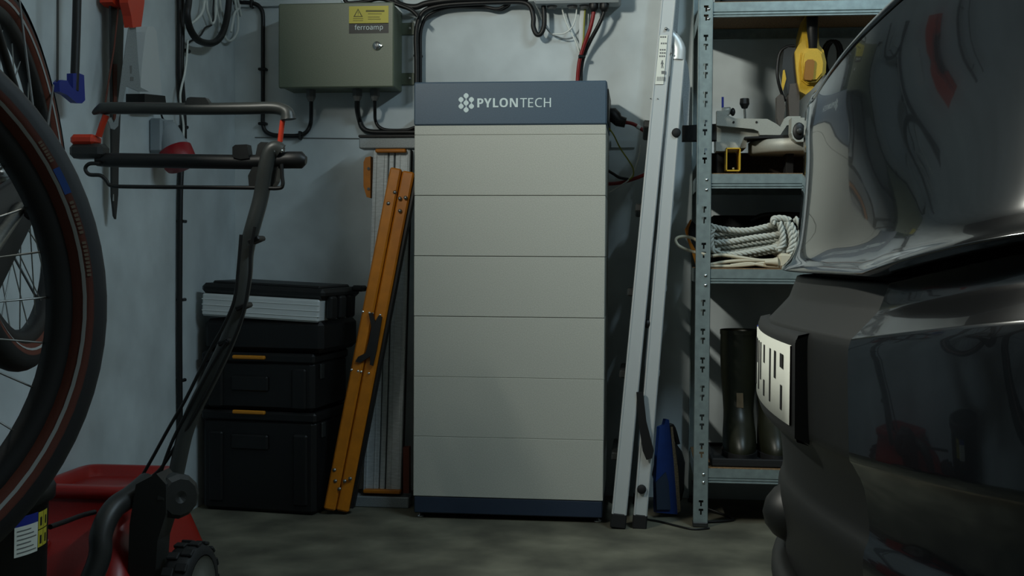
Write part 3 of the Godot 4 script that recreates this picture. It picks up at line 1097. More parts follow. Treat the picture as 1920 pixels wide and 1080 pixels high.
# ---------------------------------------------------------------- cables
func clips(parent: Node, list: Array, wall_x: bool):
	for q in list:
		var st := S()
		var p := onx(q[0], q[1], XL + 0.012) if wall_x else onz(q[0], q[1], ZW + 0.012)
		if wall_x:
			rbox(st, p, Vector3(0.024, 0.009, 0.030), Basis(), 0.002)
			cyl(st, p + Vector3(0, 0, -0.02), p + Vector3(0.006, 0, -0.02), 0.005, 8)
		else:
			rbox(st, p, Vector3(0.030 if q.size() < 3 else 0.009, 0.009 if q.size() < 3 else 0.030, 0.024), Basis(), 0.002)
		part("cable_clip", st, M.black, parent)
func wall_cable(called, label, list, r, m, cl := [], wall_x := false, off := 0.012, group := ""):
	var o := wire(called, label, xpts(list, XL + off) if wall_x else zpts(list, ZW + off), r, m, "cable", group)
	clips(o, cl, wall_x)
	return o
func cables():
	# left wall
	wall_cable("wall_cable", "thick black cable clipped straight down the left wall", [[341, -60], [341, 0], [341, 60], [340, 140], [343, 190], [344, 235], [341, 300], [338, 360], [337, 470], [336.5, 600], [337, 720], [338, 830], [338, 930]], 0.0095, M.black, [[348, 95], [344, 238], [341, 415], [340, 562], [340, 713]], true)
	wall_cable("wall_cable", "second thick black cable beside the clipped one at the top of the left wall", [[334, -60], [336, 0], [337, 70], [337, 130], [339, 175], [345, 215], [346, 260]], 0.008, M.black, [], true, 0.014)
	wall_cable("thin_cable", "thin white cable twisted along the black cables on the left wall", [[352, 75], [350, 110], [346, 140], [341, 160], [338, 180], [340, 205], [344, 235], [344, 262]], 0.0035, M.white_cable, [], true, 0.03)
	wall_cable("thin_cable", "thin dark wire running from behind the mower handle to the grey socket", [[300, 200], [305, 222], [318, 233], [326, 243], [332, 258], [342, 270], [347, 278]], 0.003, M.black, [], true, 0.03)
	wall_cable("cable_loop", "thick black cable hanging in a loop in the corner above the tool boxes", [[357, -60], [354, 0], [351, 28], [357, 55], [370, 74], [387, 81], [403, 79], [416, 65], [424, 40], [428, 15], [430, -10], [431, -60]], 0.0115, M.black, [], true, 0.045)
	var g := "white wires hanging in the corner"
	for l in [
		["white wire bending over to meet the black cables on the left wall", [[384, -30], [383, 5], [378, 25], [367, 38], [356, 46]]],
		["white wire hanging in a narrow pointed bend inside the black loop", [[386, -30], [388, 15], [393, 32], [398, 45], [404, 30], [405, -10]]],
		["white wire slanting down behind the black loop's right limb", [[402, -30], [405, 10], [410, 35], [416, 52], [424, 58]]],
		["short white wire close along the black loop's right limb", [[410, -30], [413, 8], [418, 30], [424, 48]]],
		["white wire hanging in a wide round bend beside the black loop", [[436, -30], [442, 8], [446, 30], [446, 55], [440, 70], [431, 77], [423, 72], [420, 60]]],
		["white wire with a loose straight end beside the room corner", [[439, -30], [450, 20], [454, 40], [453, 60]]],
		["white wire crossing from the back wall's black cable into the corner", [[458, -10, -1.40], [450, 12], [440, 25], [436, 45], [433, 60]]]]:
		wall_cable("white_wire", l[0], l[1], 0.0045, M.white_cable, [], true, 0.022, g)
	wall_cable("thin_cable", "thin dark wire crossing behind the hanging black cable loop", [[402, -20], [400, 15], [400, 35], [396, 47], [385, 52], [376, 66], [366, 72], [356, 78], [350, 84]], 0.0032, M.black, [], true, 0.02)
	# back wall, round the electrical box
	wall_cable("wall_cable", "black cable clipped down the wall and curling up into the electrical box", [[436, 4], [465, 5], [480, 8], [489, 16], [493, 30], [493, 70], [493, 130], [493, 200], [493, 232], [498, 246], [512, 253], [535, 254.5], [560, 254], [575, 247], [582, 233], [583.5, 215, -4.03], [583.5, 186, -4.0]], 0.0075, M.black, [[472, 7, 1], [493, 130], [493, 232], [563, 254, 1]])
	wall_cable("gland_cable", "thick black cable hanging from the middle gland of the electrical box", [[670, 184, -4.0], [670, 205, -4.02], [674, 225], [680, 240], [695, 247], [730, 248], [775, 248], [815, 249]], 0.0095, M.black, [])
	wall_cable("gland_cable", "black cable hanging from the right-hand gland of the electrical box", [[703, 184, -4.0], [703, 210, -4.02], [704, 226], [711, 238], [727, 244], [760, 244], [775, 240], [800, 232]], 0.006, M.black, [])
	wall_cable("bundle_cable", "thick black cable rising behind the battery cabinet and ending in a hanging loop", [[781, 175], [781, 110], [780, 70], [784, 42], [797, 20], [830, 10], [880, 6], [940, 4], [978, 4], [994, 12], [1000, 32], [1000, 50], [1006, 64], [1014, 63], [1020, 48], [1020, 22], [1018, 0], [1018, -30]], 0.0085, M.black, [[784, 105]], false, 0.05)
	wall_cable("bundle_cable", "black cable rising beside the looped one behind the battery cabinet", [[788, 175], [788, 110], [788, 68], [792, 46], [804, 28], [840, 14], [900, 12], [930, 17], [945, 12], [955, 4], [960, -20]], 0.0065, M.black, [], false, 0.03)
	wall_cable("bundle_cable", "thick black cable bending over the electrical box's top right corner", [[734, -20], [742, 2], [758, 11], [780, 13], [802, 6], [850, 0], [920, -2], [990, -4]], 0.011, M.black, [], false, 0.055)
	wall_cable("bundle_cable", "black cable lying across the top of the electrical box", [[640, -25], [648, 2], [660, 6], [690, 2], [715, -2], [745, 8], [770, 18], [783, 30]], 0.007, M.black, [], false, 0.12)
	wall_cable("thin_cable", "thin black cable sagging below the bundle left of the hanging loop", [[800, 18], [860, 14], [915, 16], [938, 19], [953, 12], [957, 2], [960, -20]], 0.004, M.black, [], false, 0.02)
	wall_cable("thin_cable", "thin pale grey wire drooping from the hanging loop to the flat white cable", [[1000, 2], [1010, 20], [1020, 45], [1033, 63], [1048, 70], [1062, 73], [1074, 71]], 0.0022, M.grey_cable, [], false, 0.02)
	wall_cable("thin_cable", "thin white wire curving from the inverter down to the red cable tie", [[1054, -10], [1054, 15], [1060, 38], [1068, 56], [1078, 75], [1086, 98]], 0.0026, M.white_cable, [], false, 0.03)
	wall_cable("thin_cable", "thin white wire looping back under the inverter to the grey wire", [[1081, -10], [1081, 20], [1077, 42], [1069, 55], [1056, 63], [1036, 64]], 0.0026, M.white_cable, [], false, 0.04)
	wall_cable("earth_wire", "yellow green earth wire running down beside the flat white cable", [[1100, -10], [1097, 20], [1095, 50], [1094, 75], [1090, 96]], 0.003, M.earth, [], false, 0.03)
	var st := S()
	zslab(st, [[1087.5, -5], [1096, -5], [1095, 60], [1091, 95], [1086, 95], [1086, 40]], ZW + 0.02, 0.003, 0.003)
	single("flat_cable", st, M.white_plastic, "flat white cable hanging under the inverter beside the red cable", "cable")
	wall_cable("power_cable", "red power cable running from the inverter plug into the battery cabinet", [[1113, 16, -4.01], [1112, 30, -4.01], [1106, 55, -4.015], [1097, 80, -4.025], [1088, 108, -4.035], [1084.5, 130, -4.04], [1083, 150, -4.045], [1083, 180, -4.045]], 0.0068, M.red_cable, [], false, 0.095)
	var pc = wall_cable("power_cable", "black power cable running from the inverter plug beside the red one", [[1133, 15, -4.01], [1131, 27, -4.01], [1122, 48, -4.015], [1107, 76, -4.035], [1095, 103, -4.048], [1090, 128, -4.052], [1089, 150, -4.055], [1089, 180, -4.055]], 0.0068, M.black, [], false, 0.09)
	st = S()
	cyl(st, onz(1085, 106, -4.026), onz(1097, 106, -4.034), 0.006, 10)
	part("cable_tie", st, M.black, pc)
	# right side of the battery
	var pl := thing("side_plug", "black angled plug in the right side of the battery cabinet with a red cable", "plug", Vector3(-0.104, 1.25, -3.9))
	st = S()
	tube(st, [onz(1141, 212, -3.9), onz(1148, 213, -3.9), onz(1154, 220, -3.9), onz(1160, 227, -3.9), onz(1173, 230, -3.9)], [0.017, 0.022, 0.022, 0.019, 0.017], 12)
	part("plug_body", st, M.black, pl)
	st = S()
	tube(st, spline([onz(1170, 229, -3.9), onz(1186, 232, -3.9), onz(1200, 240, -3.9), onz(1216, 254, -3.9), onz(1232, 285, -3.92), onz(1228, 315, -3.95), onz(1205, 329, -3.97), onz(1180, 338, -3.98), onz(1162, 343, -3.99), onz(1139, 345, -3.99)], 6), 0.0062, 8)
	part("plug_cable", st, M.red_cable, pl, "red cable curving back to the cabinet")
	st = S()
	cyl(st, onz(1194, 236.5, -3.9), onz(1201, 240.5, -3.9), 0.0072, 10)
	part("cable_marker", st, M.white_plastic, pl, "white marker sleeve on the red cable")
	wall_cable("thin_cable", "short black cable joining the red one at the cabinet's right side", [[1140, 320, -3.99], [1150, 326, -3.98], [1162, 333, -3.975], [1178, 336, -3.965]], 0.005, M.black)
	wall_cable("earth_wire", "thin yellow wire hanging down the cabinet's right side", [[1138, 236, -3.86], [1150, 252, -3.9], [1163, 278, -3.94], [1178, 300, -3.95], [1187, 316, -3.95], [1187, 330, -3.95], [1179, 337, -3.95]], 0.0024, M.earth)
	wall_cable("thin_cable", "thin white wire crossing the red cable right of the battery cabinet", [[1140, 362, -4.0], [1158, 351, -3.99], [1178, 338, -3.96], [1190, 318, -3.97], [1198, 292, -3.98], [1200, 272, -4.0]], 0.0026, M.white_cable)
	st = S()
	zslab(st, [[1146, 263], [1190, 264], [1190, 277], [1146, 277]], ZW, 0.012)
	single("cable_label", st, M.wall, "small pale wall label between battery cabinet and ladder", "label")
	wall_cable("wall_joint_line", "thin grey strand standing in for the level board joint below the electrical box", [[478, 257.5], [560, 258.5], [640, 259.5], [700, 260]], 0.0016, M.gland, [], false, 0.002)  # thin grey tube standing in for a joint between wall boards

# ---------------------------------------------------------------- goods on the shelves
func mitre_saw():
	var top := 1.0915
	var z := -3.80
	var t := thing("mitre_saw", "yellow and grey mitre saw standing on the second shelf", "mitre saw", Vector3(onz(1450, 300, z).x, top, z))
	var c := onz(1497, 270, -3.84)
	var y0 := onz(1450, 284, -3.70).y
	var y1 := onz(1450, 259, -3.70).y
	var st := S()
	lathe(st, [[0.0, y0], [0.150, y0], [0.158, y0 + 0.006], [0.158, y1 - 0.003], [0.155, y1], [0.0, y1]], Transform3D(Basis(), Vector3(c.x, 0, c.z)), 40)
	part("turntable", st, M.cast_grey, t, "round cast grey turntable")
	st = S()
	zslab(st, [[1343, 238], [1420, 246], [1421, 258], [1400, 262], [1398, 278], [1375, 280], [1343, 280]], -3.79, 0.02, 0.12)
	part("base_arm", st, M.cast_grey, t)
	st = S()
	zslab(st, [[1342, 266], [1378, 268], [1384, 276], [1382, 284], [1342, 284]], -3.735, 0.012, 0.06)
	part("base_foot", st, M.cast_grey, t)
	st = S()
	zslab(st, [[1343, 209], [1352, 211], [1365, 218], [1378, 223], [1438, 224], [1456, 234], [1462, 239], [1470, 223], [1476, 219], [1500, 219], [1500, 234], [1474, 236], [1462, 254], [1424, 254], [1421, 247], [1412, 243], [1343, 236]], -3.76, 0.016, 0.016)
	var fence := part("fence", st, M.cast_grey, t, "stepped cast grey fence")
	st = S()
	for u in [1375.5, 1418.5]:
		cyl(st, onz(u, 229, -3.742), onz(u, 229, -3.7435 + 0.002), 0.0035, 10)
	part("fence_bolt", st, M.black, fence)
	st = S()
	zslab(st, [[1396, 257], [1500, 252], [1500, 258], [1396, 260]], -3.735, 0.01, 0.1)
	part("turntable_gap", st, M.black_matte, t)
	# lock lever housing
	st = S()
	zslab(st, [[1483, 222], [1512, 222], [1514, 250], [1511, 262], [1504, 267], [1492, 267], [1485, 261], [1482, 250]], -3.66, 0.02, 0.05)
	part("lock_housing", st, M.cast_grey, t)
	st = S()
	var e := onz(1498, 246, -3.64)
	ball(st, e, Vector3(0.019, 0.027, 0.006))
	part("lock_cap", st, M.black, t)
	st = S()
	lathe(st, [[0.010, 0.0], [0.010, 0.012], [0.006, 0.016], [0.0, 0.014]], Transform3D(aim(Vector3(0, 0, 1)), e), 18)
	part("lock_knob", st, M.dark_grey, t)
	# arm, guard, motor
	st = S()
	zslab(st, [[1479, 160], [1494, 158], [1497, 182], [1496, 222], [1478, 222], [1476, 185]], -3.80, 0.03, 0.05)
	part("pivot_arm", st, M.cast_dark, t)
	st = S()
	zslab(st, [[1456, 182], [1462, 177], [1468, 180], [1472, 200], [1468, 228], [1460, 236], [1456, 222]], -3.80, 0.012, 0.03)
	part("slide_bracket", st, M.cast_dark, t)
	st = S()
	zslab(st, [[1468, 96], [1476, 91], [1490, 92], [1494, 130], [1495, 166], [1484, 184], [1476, 178], [1470, 155], [1465, 128]], -3.80, 0.025, 0.06)
	part("blade_guard", st, M.dark_grey, t)
	st = S()
	zslab(st, [[1468, 132], [1471, 131], [1474, 148], [1468, 170], [1465, 160]], -3.773, 0.003, 0.003)
	part("guard_accent", st, M.yellow, t)
	st = S()
	var body := zpts([[1488, 100], [1494, 89], [1500, 82], [1501, 60], [1506, 42], [1510, 30], [1519, 25], [1530, 30], [1532, 70], [1533, 88], [1541, 98], [1546, 120], [1545, 140], [1530, 158], [1518, 172], [1508, 180], [1497, 174], [1493, 158], [1490, 130]], -3.79)
	slab(st, body, Vector3(0, 0, 1), 0.035, 0.10)
	part("motor_housing", st, M.yellow, t, "bright yellow motor housing")
	st = S()
	for ee in [[1.0, 0.0], [0.93, 0.014], [0.80, 0.022]]:
		var pts := []
		for q in [[1502, 98], [1512, 91], [1530, 91], [1540, 99], [1545, 120], [1543, 142], [1530, 158], [1512, 160], [1502, 152], [1499, 120]]:
			pts.append(onz(1521 + (q[0] - 1521) * ee[0], 126 + (q[1] - 126) * ee[0], -3.757) + Vector3(0, 0, ee[1]))
		slab(st, pts, Vector3(0, 0, 1), 0.012, 0.01)
	part("motor_cover", st, M.yellow, t)
	st = S()
	zslab(st, [[1510, 116], [1514, 112], [1524, 112], [1527, 116], [1524, 148], [1520, 151], [1509, 150], [1507, 146]], -3.720, 0.006, 0.02)
	part("vent_panel", st, M.amber, t, "amber vent panel")
	st = S()
	tube(st, [onz(1523, 27, -3.73), onz(1523, 30, -3.73), onz(1523, 60, -3.735), onz(1524, 84, -3.74), onz(1524, 92, -3.745)], [0.016, 0.018, 0.0165, 0.0135, 0.013], 14)
	part("grip", st, M.black, t, "black upright grip")
	st = S()
	tube(st, spline([onz(1490, 86, -3.78), onz(1475, 88, -3.78), onz(1463, 98, -3.78), onz(1458, 120, -3.78), onz(1458, 145, -3.78), onz(1464, 170, -3.79), onz(1472, 190, -3.80)], 6), 0.0048, 8)
	part("power_lead", st, M.black, t)
	st = S()
	for k in 3:
		var pts := []
		for i in 16:
			var a := TAU * i / 16.0
			pts.append(onz(1556 + k * 4, 108, -3.85 - 0.02 * k) + Vector3(cos(a) * 0.026, sin(a) * 0.05, sin(a) * 0.02))
		tube(st, pts, 0.0048, 8, true)
	part("lead_coil", st, M.black, t)
	# clamp screw and scale dial
	st = S()
	var k0 := onz(1396, 195, -3.79)
	lathe(st, [[0.0, 0.018], [0.014, 0.017], [0.0155, 0.0], [0.009, -0.014], [0.0, -0.016]], Transform3D(Basis(), k0), 10, 0, TAU, false)
	part("clamp_knob", st, M.black, t, "black clamp knob")
	st = S()
	cyl(st, k0, onz(1397, 228, -3.79), 0.0035, 10)
	part("clamp_screw", st, M.steel, t)
	st = S()
	lathe(st, [[0.012, -0.012], [0.012, 0.012], [0.0, 0.014]], Transform3D(aim(Vector3(1, 0, 0.4)), onz(1362, 208, -3.79)), 16)
	rbox(st, onz(1355, 213, -3.79), Vector3(0.04, 0.016, 0.03), Basis(), 0.003)
	part("scale_dial", st, M.cast_grey, t)
	st = S()
	ball(st, onz(1374, 210, -3.785), Vector3(0.008, 0.013, 0.012))
	part("dial_knob", st, M.black, t)
	st = S()
	zslab(st, [[1353, 182], [1357, 182], [1357, 202], [1353, 202]], -3.80, 0.004, 0.004)
	part("depth_flag", st, M.blue, t)
	st = S()
	zslab(st, [[1279, 237], [1342, 234], [1342, 264], [1279, 265]], -3.80, 0.03, 0.03)
	part("extension_grip", st, M.black_matte, t, "black end block reaching past the shelf post")
	# feet that carry it
	for u in [1352, 1480]:
		st = S()
		var p := onz(u, 284, -3.80)
		box2(st, Vector3(p.x - 0.012, top, -3.86), Vector3(p.x + 0.012, y0 + 0.004, -3.78), 0.002)
		part("stand_leg", st, M.black_matte, t)
	# yellow square tube under it
	st = S()
	var a0 := onz(1361.5, 277, -3.70)
	var a1 := onz(1388.5, 321, -3.70)
	for q in [[a0.x, a1.y, a0.x + 0.004, a0.y], [a1.x - 0.004, a1.y, a1.x, a0.y], [a0.x, a1.y, a1.x, a1.y + 0.004], [a0.x, a0.y - 0.004, a1.x, a0.y]]:
		box2(st, Vector3(q[0], q[1], -3.83), Vector3(q[2], q[3], -3.70), 0.0008)
	var tb := single("square_tube", st, M.yellow, "hollow yellow square tube lying under the mitre saw", "tube")
	st = S()
	box2(st, Vector3(a0.x + 0.005, top, -3.80), Vector3(a1.x - 0.010, a1.y, -3.72), 0.001)
	part("tube_pad", st, M.black, tb)
	st = S()
	ball(st, onz(1375, 316, -3.705), Vector3(0.004, 0.004, 0.004))
	part("tube_bolt", st, M.chrome, tb)
	st = S()  # brown block added to fill the dark space under the saw
	var w0 := onz(1410, 288, -3.93)
	box2(st, Vector3(0.20, top, -4.02), Vector3(0.75, w0.y, -3.90), 0.003)
	single("dark_filler_block", st, M.filler_brown, "long dark brown filler block added behind the yellow tube on the second shelf", "filler block")

func twist(st, path: Array, r: float, pitch: float):
	# three strands laid round one another along a path
	var fr := frames(path)
	for s in 3:
		var pts := []
		var run := 0.0
		for i in path.size():
			if i > 0:
				run += path[i].distance_to(path[i - 1])
			var a := TAU * (run / pitch + s / 3.0)
			pts.append(path[i] + fr[i][1] * cos(a) * r * 0.56 + fr[i][2] * sin(a) * r * 0.56)
		tube(st, pts, r * 0.50, 7)
func shelf_goods():
	var top := 0.8008
	# rope hank
	var t := thing("rope_coil", "hank of thick white twisted rope on the third shelf", "rope", Vector3(onz(1420, 480, -3.75).x, top, -3.75))
	var lines := [
		[[1333, 424], [1360, 430], [1400, 432], [1440, 424], [1468, 416]],
		[[1336, 440], [1365, 436], [1405, 433], [1445, 425], [1470, 420]],
		[[1345, 446], [1375, 441], [1410, 437], [1448, 432], [1472, 428]],
		[[1340, 455], [1375, 452], [1410, 446], [1448, 441], [1474, 436]],
		[[1338, 462], [1370, 461], [1405, 456], [1445, 450], [1474, 445]],
		[[1340, 470], [1370, 470], [1405, 466], [1445, 458], [1476, 452]],
		[[1345, 476], [1375, 477], [1410, 472], [1450, 464], [1478, 458]],
		[[1372, 482], [1400, 479], [1430, 474], [1460, 468], [1482, 462]],
		[[1337, 447], [1336, 458], [1339, 468], [1346, 474], [1360, 473]],
		[[1336, 430], [1333, 445], [1334, 460], [1338, 470], [1350, 470]],
		[[1360, 443], [1400, 440], [1440, 436], [1470, 430], [1490, 428]],
		[[1360, 460], [1400, 462], [1440, 455], [1470, 448], [1490, 444]]]
	for i in lines.size():
		var st := S()
		var zz := -3.72 - 0.012 * (i % 3) + (0.01 if i > 8 else 0.0) - (0.05 if i > 9 else 0.0)
		twist(st, spline(zpts(lines[i], zz), 22), 0.0092, 0.042)
		part("rope_strand", st, M.rope, t)
	var wraps := [[[1461, 417], [1465, 430], [1468, 445], [1466, 460], [1458, 470]], [[1474, 416], [1480, 428], [1484, 446], [1484, 462], [1478, 474]], [[1482, 420], [1488, 432], [1491, 450], [1489, 466], [1484, 478]], [[1452, 420], [1449, 412], [1458, 409], [1472, 410], [1482, 414]], [[1490, 410], [1500, 420], [1503, 440], [1500, 465], [1495, 480]]]
	for l in wraps:
		var st := S()
		twist(st, spline(zpts(l, -3.695), 14), 0.0098, 0.042)
		part("rope_wrap", st, M.rope, t)
	var st := S()
	var rc := onz(1470, 452, -3.76)
	ball(st, rc + Vector3(0, -0.01, 0), Vector3(0.05, 0.045, 0.04))
	part("rope_heart", st, M.rope, t)
	# extension lead under it
	t = thing("extension_lead", "cream extension lead with a socket block lying under the white rope", "extension lead", Vector3(onz(1420, 500, -3.72).x, top, -3.72))
	for l in [[[1336, 480], [1355, 478], [1390, 483], [1425, 488], [1455, 487]], [[1332, 496], [1360, 491], [1400, 488], [1440, 489], [1458, 491]], [[1332, 499], [1365, 499], [1400, 497], [1435, 493], [1458, 492]], [[1370, 498], [1405, 494], [1440, 499], [1462, 501]]]:
		st = S()
		var pts := zpts(l, -3.70)
		for i in pts.size():
			pts[i].y = maxf(pts[i].y, top + 0.0055)
		tube(st, spline(pts, 8), 0.0052, 8)
		part("lead", st, M.cream_cable, t)
	st = S()
	var s0 := onz(1452, 486, -3.69)
	var s1 := onz(1492, 486, -3.69)
	rbox(st, Vector3((s0.x + s1.x) / 2 + 0.012, top + 0.024, -3.71), Vector3(s1.x - s0.x, 0.046, 0.05), Basis(), 0.008)
	part("socket_block", st, M.cream_cable, t, "cream socket block")
	st = S()
	tube(st, [onz(1434, 492, -3.69), onz(1446, 491, -3.69), onz(1458, 490, -3.69)], [0.006, 0.009, 0.014], 10)
	part("strain_relief", st, M.cream_cable, t)
	# black bag behind
	t = thing("tool_bag", "black fabric bag lying behind the white rope on the third shelf", "bag", Vector3(0.45, top, -3.95))
	st = S()
	var y1 := onz(1400, 405, -3.95).y
	rbox(st, Vector3(0.50, (top + y1) / 2, -3.94), Vector3(0.58, y1 - top, 0.16), Basis(), 0.03)
	part("bag_body", st, M.black_matte, t)
	st = S()
	tube(st, spline([Vector3(0.36, y1 - 0.02, -3.87), Vector3(0.40, y1 + 0.0, -3.855), Vector3(0.52, y1 + 0.0, -3.855), Vector3(0.56, y1 - 0.02, -3.87)], 5), 0.008, 8)
	part("bag_handle", st, M.black, t)
	# orange and black grip at the shelf's left edge
	t = thing("trowel_grip", "orange and black tool grip poking past the shelf post beside the rope", "tool", Vector3(0.19, top, -3.82))
	st = S()
	zslab(st, [[1294, 412], [1297, 412], [1291, 428], [1290, 440], [1296, 455], [1305, 470], [1312, 500], [1305, 500], [1296, 470], [1289, 450], [1284, 430]], -3.82, 0.012, 0.012)
	part("grip_rim", st, M.orange_yellow, t, "orange rim")
	st = S()
	zslab(st, [[1297, 414], [1308, 425], [1320, 455], [1322, 500], [1312, 500], [1305, 470], [1296, 452], [1290, 438], [1291, 427]], -3.82, 0.010, 0.010)
	part("grip_body", st, M.black, t)
	wire("cable_end", "loose loop of white cable hanging out past the shelf post", zpts([[1335, 452], [1310, 452], [1300, 447], [1285, 443.5], [1272, 445], [1267, 451], [1272, 460], [1285, 467], [1300, 472], [1318, 476], [1335, 480]], -3.72), 0.0048, M.cream_cable)
	# boots on a tray
	var bt := 0.1860
	t = thing("boot_tray", "flat black tray under the rubber boots on the lowest shelf", "tray", Vector3(0.4, bt, -3.78))
	st = S()
	box2(st, Vector3(0.225, bt, -3.98), Vector3(0.80, bt + 0.016, -3.66), 0.004)
	part("tray_base", st, M.black_matte, t)
	st = S()
	for q in [[0.225, 0.80, -3.672, -3.66], [0.225, 0.80, -3.98, -3.968], [0.225, 0.237, -3.98, -3.66], [0.788, 0.80, -3.98, -3.66]]:
		box2(st, Vector3(q[0], bt + 0.010, q[2]), Vector3(q[1], bt + 0.026, q[3]), 0.003)
	part("tray_rim", st, M.black_matte, t)
	for k in 2:
		var cx := onz(1387 if k == 0 else 1452, 700, -3.82).x
		var b := thing("rubber_boot", "dark olive rubber boot with a pale tag, beside the rack post" if k == 0 else "dark olive rubber boot standing half behind the car's plate", "boot", Vector3(cx, bt + 0.016, -3.82), "rubber boots on the lowest shelf")
		var h1 := onz(1387, 620, -3.82).y
		var f := bt + 0.018
		var tall := h1 - f
		st = S()
		var rings := []
		# height share, half width, half depth, shift towards the room
		for q in [[0.0, 0.048, 0.118, 0.055], [0.04, 0.052, 0.122, 0.055], [0.10, 0.053, 0.120, 0.052], [0.18, 0.052, 0.108, 0.040], [0.26, 0.049, 0.085, 0.018], [0.34, 0.048, 0.070, 0.004], [0.46, 0.051, 0.066, 0.0], [0.62, 0.057, 0.070, 0.0], [0.80, 0.060, 0.072, 0.0], [0.97, 0.060, 0.073, 0.0], [1.0, 0.060, 0.073, 0.0], [0.99, 0.056, 0.069, 0.0], [0.80, 0.055, 0.068, 0.0]]:
			var ring := []
			for i in 24:
				var a := TAU * i / 24.0
				ring.append(Vector3(cx + cos(a) * q[1], f + tall * q[0], -3.86 + q[3] + sin(a) * q[2]))
			rings.append(ring)
		loft(st, rings)
		part("boot_shaft", st, M.boot, b)
		st = S()
		var sole := []
		for y in [0.0, 0.018]:
			var ring := []
			for i in 24:
				var a := TAU * i / 24.0
				ring.append(Vector3(cx + cos(a) * 0.056, bt + 0.0165 + y, -3.805 + sin(a) * 0.127))
			sole.append(ring)
		loft(st, sole)
		part("boot_sole", st, M.black_matte, b)
		st = S()
		var band := []
		for y in [0.965, 1.003]:
			var ring := []
			for i in 24:
				var a := TAU * i / 24.0
				ring.append(Vector3(cx + cos(a) * 0.0615, f + tall * y, -3.86 + sin(a) * 0.0745))
			band.append(ring)
		loft(st, band, false, false)
		part("boot_rim", st, M.boot, b)
		if k == 0:
			st = S()
			zslab(st, [[1381, 737], [1393, 737], [1394, 765], [1381, 764]], -3.79, 0.002, 0.002)
			part("boot_tag", st, M.wool, b, "pale printed tag")
	# something dark on the floor of the rack and on the top shelf
	st = S()
	tube(st, spline([Vector3(0.22, 0.005, -3.70), Vector3(0.30, 0.005, -3.74), Vector3(0.27, 0.006, -3.82), Vector3(0.20, 0.03, -3.86), Vector3(0.18, 0.10, -3.88)], 6), 0.004, 8)
	single("floor_cable", st, M.black, "black cable curled on the floor under the rack", "cable")
	st = S()
	box2(st, Vector3(0.24, 1.6140, -3.98), Vector3(0.95, 1.74, -3.69), 0.006)
	single("storage_crate", st, M.black_matte, "dark storage crate on the top shelf above the mitre saw", "crate")

# ---------------------------------------------------------------- things on the floor
func floor_goods():
	var t := thing("blue_board", "blue plastic board leaning behind the ladder beside the rack post", "board", onz(1245, 965, -3.78) * Vector3(1, 0, 1))
	var st := S()
	var q0 := onz(1245, 965, -3.77)
	var dy := -q0.y
	var lean := Vector3(0, 1, -0.12).normalized()
	var nn := Vector3(0.35, 0.11, 0.93).normalized()
	var pts := []
	for q in [[1228, 960], [1227, 905], [1229, 860], [1233, 815], [1234, 800], [1243, 796], [1246, 785], [1252, 787], [1253, 800], [1260, 860], [1268, 964]]:
		var p := onp(q[0], q[1], q0, nn)
		p.y = maxf(p.y, 0.004)
		pts.append(p)
	slab(st, pts, nn, 0.012, 0.012)
	part("board_panel", st, M.board_blue, t)
	st = S()
	pts = []
	for q in [[1228, 905], [1247, 885], [1252, 905], [1256, 955], [1230, 955]]:
		var p := onp(q[0], q[1], q0 + nn * 0.012, nn)
		p.y = maxf(p.y, 0.006)
		pts.append(p)
	slab(st, pts, nn, 0.008)
	part("board_pocket", st, M.battery_base, t)
	st = S()
	pts = []
	for q in [[1256, 800], [1260, 800], [1270, 880], [1275, 958], [1268, 962], [1263, 880]]:
		pts.append(onp(q[0], q[1], q0 + nn * 0.004, nn))
	slab(st, pts, nn, 0.006, 0.012)
	part("board_edge", st, M.wood_edge, t, "pale wooden edge strip")
	t = thing("black_bag", "small crumpled black bag on the floor behind the rack post", "bag", Vector3(0.105, 0, -3.86))
	st = S()
	var f := FastNoiseLite.new()
	f.seed = 4
	f.frequency = 9.0
	var rings := []
	for i in 9:
		var a := PI * i / 8.0
		var ring := []
		for k in 18:
			var b := TAU * k / 18.0
			var r := 0.055 * sin(a) + 0.004
			r *= 1.0 + 0.35 * f.get_noise_3d(cos(b) * 0.3, a * 0.3, sin(b) * 0.3)
			ring.append(Vector3(0.105 + cos(b) * r * 0.9, 0.008 + 0.11 * (1.0 - cos(a)), -3.87 + sin(b) * r))
		rings.append(ring)
	loft(st, rings)
	part("bag_body", st, M.black_matte, t)
	st = S()
	tube(st, spline([Vector3(0.09, 0.20, -3.86), Vector3(0.085, 0.26, -3.86), Vector3(0.11, 0.28, -3.87), Vector3(0.13, 0.22, -3.87)], 5), 0.008, 8)
	part("bag_handle", st, M.black, t)
	wire("floor_cable", "thin black cable lying on the floor between ladder feet and rack post", [Vector3(0.02, 0.004, -3.72), Vector3(0.07, 0.004, -3.69), Vector3(0.12, 0.004, -3.64), Vector3(0.17, 0.004, -3.60), Vector3(0.22, 0.004, -3.62)], 0.003, M.black)

